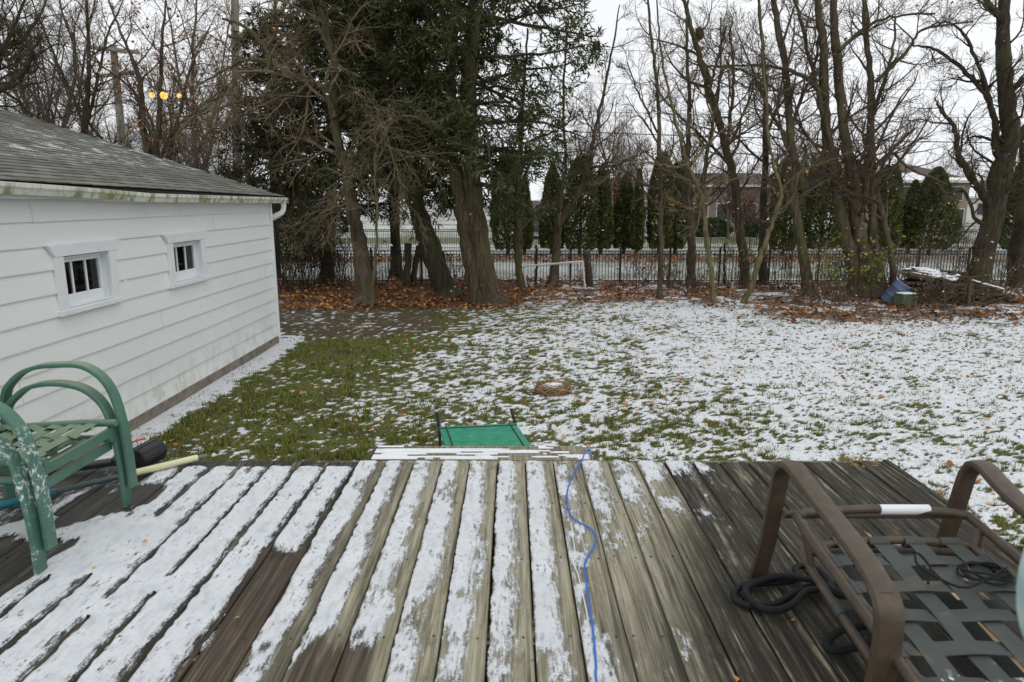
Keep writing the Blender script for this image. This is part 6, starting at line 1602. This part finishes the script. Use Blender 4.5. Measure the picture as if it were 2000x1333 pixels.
# leaf nests high in the bare trees
for (px, py, Y, s, lab) in [(1366, 66, 19.0, 0.13, 'dark leaf nest high in the slanting bare tree'), (1165, 90, 18.6, 0.10, 'leafy clump high right of the cedar crown')]:
    c = at(px, py, Y); t = thing('squirrel_nest', c, lab, 'nest'); r = np.random.default_rng(px)
    n = 260; q = nrm(r.normal(size=(n, 3))) * s * (0.5 + 0.6 * r.random(n))[:, None] * np.array([0.8, 0.8, 1.15]) + c
    tag(leaf_cloud('nest_leaves', q, 0.03 + 0.025 * r.random(n), np.clip(r.normal(0.1, 0.12, n), 0, 1), M['litter'], parent=t, tilt=1.5), kind='stuff')
    q = MB(); q.lathe([(0.001, -s * 0.8), (s * 0.5, -s * 0.5), (s * 0.6, 0), (s * 0.4, s * 0.6), (0.001, s * 0.8)], c, k=8); q.build('nest_core', M['bark_dark'], t)

# ================================================================== HOUSES FAR BEHIND
M['brick_tan'] = plain('tan_brick', (0.27, 0.225, 0.17), 0.9, 0.2, 3.0)
M['brick_red'] = plain('brown_red_brick', (0.20, 0.158, 0.128), 0.9, 0.25, 3.0)
M['roof_brown'] = plain('brown_roof', (0.085, 0.065, 0.055), 0.9, 0.2, 2.0)
M['white_wall'] = plain('pale_siding', (0.58, 0.57, 0.53), 0.8, 0.08, 2.0)
M['dark_glass'] = plain('dark_house_window', (0.04, 0.045, 0.05), 0.2, 0.2, 2.0)
def house(lab, x0, x1, Y, depth, ez, rz, hip, wall, roof_, wins, snowy=False, name='house'):
    h = thing(name, ((x0 + x1) / 2, Y, 0), lab, 'house')
    q = MB(); q.box(((x0 + x1) / 2, Y + depth / 2, ez / 2), (x1 - x0, depth, ez)); q.build('wall', wall, h)
    o = 0.4; yr = Y + depth / 2
    A = [(x0 - o, Y - o, ez), (x1 + o, Y - o, ez), (x1 + o, Y + depth + o, ez), (x0 - o, Y + depth + o, ez), (x0 - o + hip, yr, rz), (x1 + o - hip, yr, rz)]
    q = MB(); q.add(A, [[0, 4, 3], [1, 2, 5]], [[0, 1, 5, 4], [2, 3, 4, 5], [3, 2, 1, 0]]); q.build('roof', roof_, h)
    q = MB(); q.box(((x0 + x1) / 2, Y - o - 0.03, ez - 0.06), (x1 - x0 + 2 * o, 0.06, 0.16)); q.build('fascia', M['white_wall'], h)
    for (fx, fz, w_, hh) in wins:
        xx = x0 + (x1 - x0) * fx
        q = MB(); q.box((xx, Y - 0.03, fz), (w_ + 0.14, 0.05, hh + 0.14)); wf = q.build('window', M['white_wall'], h)
        q = MB(); q.box((xx, Y - 0.06, fz), (w_, 0.03, hh)); q.build('pane', M['dark_glass'], wf)
    if snowy:
        q = MB(); n_ = 26
        for k in range(n_):
            f = (k + 0.5) / n_; hh = 0.45 if f < 0.45 else 0.16
            xa, xb = x0 - o + (x1 - x0 + 2 * o) * (f - 0.5 / n_), x0 - o + (x1 - x0 + 2 * o) * (f + 0.5 / n_)
            if xb > x1 + o - hip * hh * 1.1: continue
            hh *= 0.8 + 0.35 * rng.random()
            P = lambda x, t_: (x, Y - o + (depth / 2 + o) * t_, ez + (rz - ez) * t_ + 0.03)
            q.poly([P(xa, 0.0), P(xb, 0.0), P(xb, hh), P(xa, hh)], (0, -0.01, 0.03))
        tag(q.build('snow', M['snow'], h), kind='stuff')
Yh = 55.0
xa, xb = at(1735, 400, Yh)[0], at(1890, 400, Yh)[0]
house('tan brick house with brown hip roof and snow along its eaves', xa, xb, Yh, 8, at(1800, 354, Yh)[2], at(1800, 322, Yh + 4)[2], 3.0, M['brick_tan'], M['roof_brown'], [(0.84, 2.9, 0.9, 1.0), (0.2, 2.9, 0.9, 1.0), (0.55, 1.0, 1.4, 1.1), (0.86, 0.9, 1.2, 1.6)], True)
xa, xb = at(1338, 400, 54)[0], at(1540, 400, 54)[0]
house('wide brown brick house behind the twigs in the middle', xa, xb, 54, 9, at(1440, 362, 54)[2], at(1440, 338, 58)[2], 1.5, M['brick_red'], M['roof_brown'], [(0.15, 1.5, 1.1, 1.2), (0.38, 1.5, 1.1, 1.2), (0.62, 1.5, 1.1, 1.2), (0.85, 1.5, 1.1, 1.2)])
xa, xb = at(1186, 400, 66)[0], at(1275, 400, 66)[0]
house('pale house with tall gable seen in the evergreen gap', xa, xb, 66, 8, at(1230, 392, 66)[2], at(1230, 345, 70)[2], 2.2, M['white_wall'], M['roof_brown'], [(0.3, 1.2, 1.0, 1.2), (0.75, 1.2, 1.0, 1.2)])
xa, xb = at(960, 400, 62)[0], at(1110, 400, 62)[0]
house('low beige building with grey roof far behind the evergreens', xa, xb, 62, 8, at(1050, 408, 62)[2], at(1050, 392, 66)[2], 1.0, M['brick_tan'], M['roof_brown'], [(0.3, 1.3, 1.2, 1.0), (0.7, 1.3, 1.2, 1.0)])
xa, xb = at(1885, 400, 75)[0], at(2060, 400, 75)[0]
house('pale grey house behind the massive oak at right', xa, xb, 75, 9, at(1900, 385, 75)[2], at(1900, 352, 79)[2], 2.0, M['white_wall'], M['roof_brown'], [(0.2, 1.5, 1.2, 1.2), (0.5, 1.5, 1.2, 1.2)], True)

# dark pickup truck parked far behind, seen from the rear
Yt = 44.0; c = at(1050, 456, Yt) * [1, 1, 0]
t = thing('pickup_truck', c, 'dark pickup truck parked far behind, seen from the rear', 'truck')
dk = plain('dark_car_paint', (0.03, 0.033, 0.04), 0.35, 0.1, 2.0)
q = MB(); q.box(c + [0, 2.2, 0.62], (1.55, 4.6, 0.5), None, 0.08); q.build('body', dk, t)
q = MB(); q.add([(c[0] - 0.70, Yt + 1.6, 0.87), (c[0] + 0.70, Yt + 1.6, 0.87), (c[0] + 0.70, Yt + 3.6, 0.87), (c[0] - 0.70, Yt + 3.6, 0.87), (c[0] - 0.58, Yt + 1.8, 1.38), (c[0] + 0.58, Yt + 1.8, 1.38), (c[0] + 0.58, Yt + 3.0, 1.38), (c[0] - 0.58, Yt + 3.0, 1.38)], None, [[0, 1, 5, 4], [1, 2, 6, 5], [2, 3, 7, 6], [3, 0, 4, 7], [4, 5, 6, 7]]); q.build('cab', dk, t)
q = MB(); q.poly([(c[0] - 0.50, Yt + 1.66, 0.98), (c[0] + 0.50, Yt + 1.66, 0.98), (c[0] + 0.46, Yt + 1.77, 1.32), (c[0] - 0.46, Yt + 1.77, 1.32)], (0, -0.01, 0.004)); q.build('rear_window', M['dark_glass'], t)
q = MB(); q.box(c + [0, -0.12, 0.62], (1.4, 0.03, 0.42), None, 0.01); q.build('tailgate', plain('grey_tailgate', (0.06, 0.065, 0.075), 0.4), t)
q = MB(); q.box(c + [0, -0.16, 0.34], (1.5, 0.12, 0.14), None, 0.02); q.build('bumper', M['pole'], t)
rl = plain('red_taillight', (0.45, 0.02, 0.02), 0.3)
for s_ in (-0.72, 0.72):
    q = MB(); q.box(c + [s_, -0.12, 0.72], (0.10, 0.05, 0.24), None, 0.01); q.build('taillight', rl, t)
    for yy in (0.8, 3.6):
        q = MB(); q.lathe([(0.001, -0.1), (0.30, -0.1), (0.33, -0.06), (0.33, 0.06), (0.30, 0.1), (0.001, 0.1)], c + [s_ * 0.98, yy, 0.33], (1, 0, 0), 16); q.build('wheel', M['black_rubber'], t, True)

# snow falling through the air
n = 3200
Y = 5.0 + 21 * rng.random(n) ** 0.8; X = (rng.random(n) * 2 - 1) * (0.85 * Y + 1); Z = rng.random(n) * 8.0
k = ~((X < -3.5) & (Y < 11.6) & (Z < 3.9)) & (Z > 0.1)
X, Y, Z = X[k], Y[k], Z[k]; n = len(X)
P = np.stack([X, Y, Z], -1); s_ = (0.0035 + 0.0045 * rng.random(n))[:, None]
d1 = nrm(rng.normal(size=(n, 3)) * [1, 1, 0.5]); d2 = nrm(np.cross(d1, rng.normal(size=(n, 3)))); d3 = np.cross(d1, d2)
V = np.stack([P + d1 * s_ * 2.0, P - d1 * s_ * 2.0, P + d2 * s_, P - d2 * s_, P + d3 * s_ * 0.6, P - d3 * s_ * 0.6], 1)
Fo = np.array([[0, 2, 4], [2, 1, 4], [1, 3, 4], [3, 0, 4], [2, 0, 5], [1, 2, 5], [3, 1, 5], [0, 3, 5]])
T = (Fo[None] + (np.arange(n) * 6)[:, None, None]).reshape(-1, 3)
tag(obj('falling_snow', mesh_np('falling_snow', V.reshape(-1, 3), [T], M['snow'])), kind='stuff')
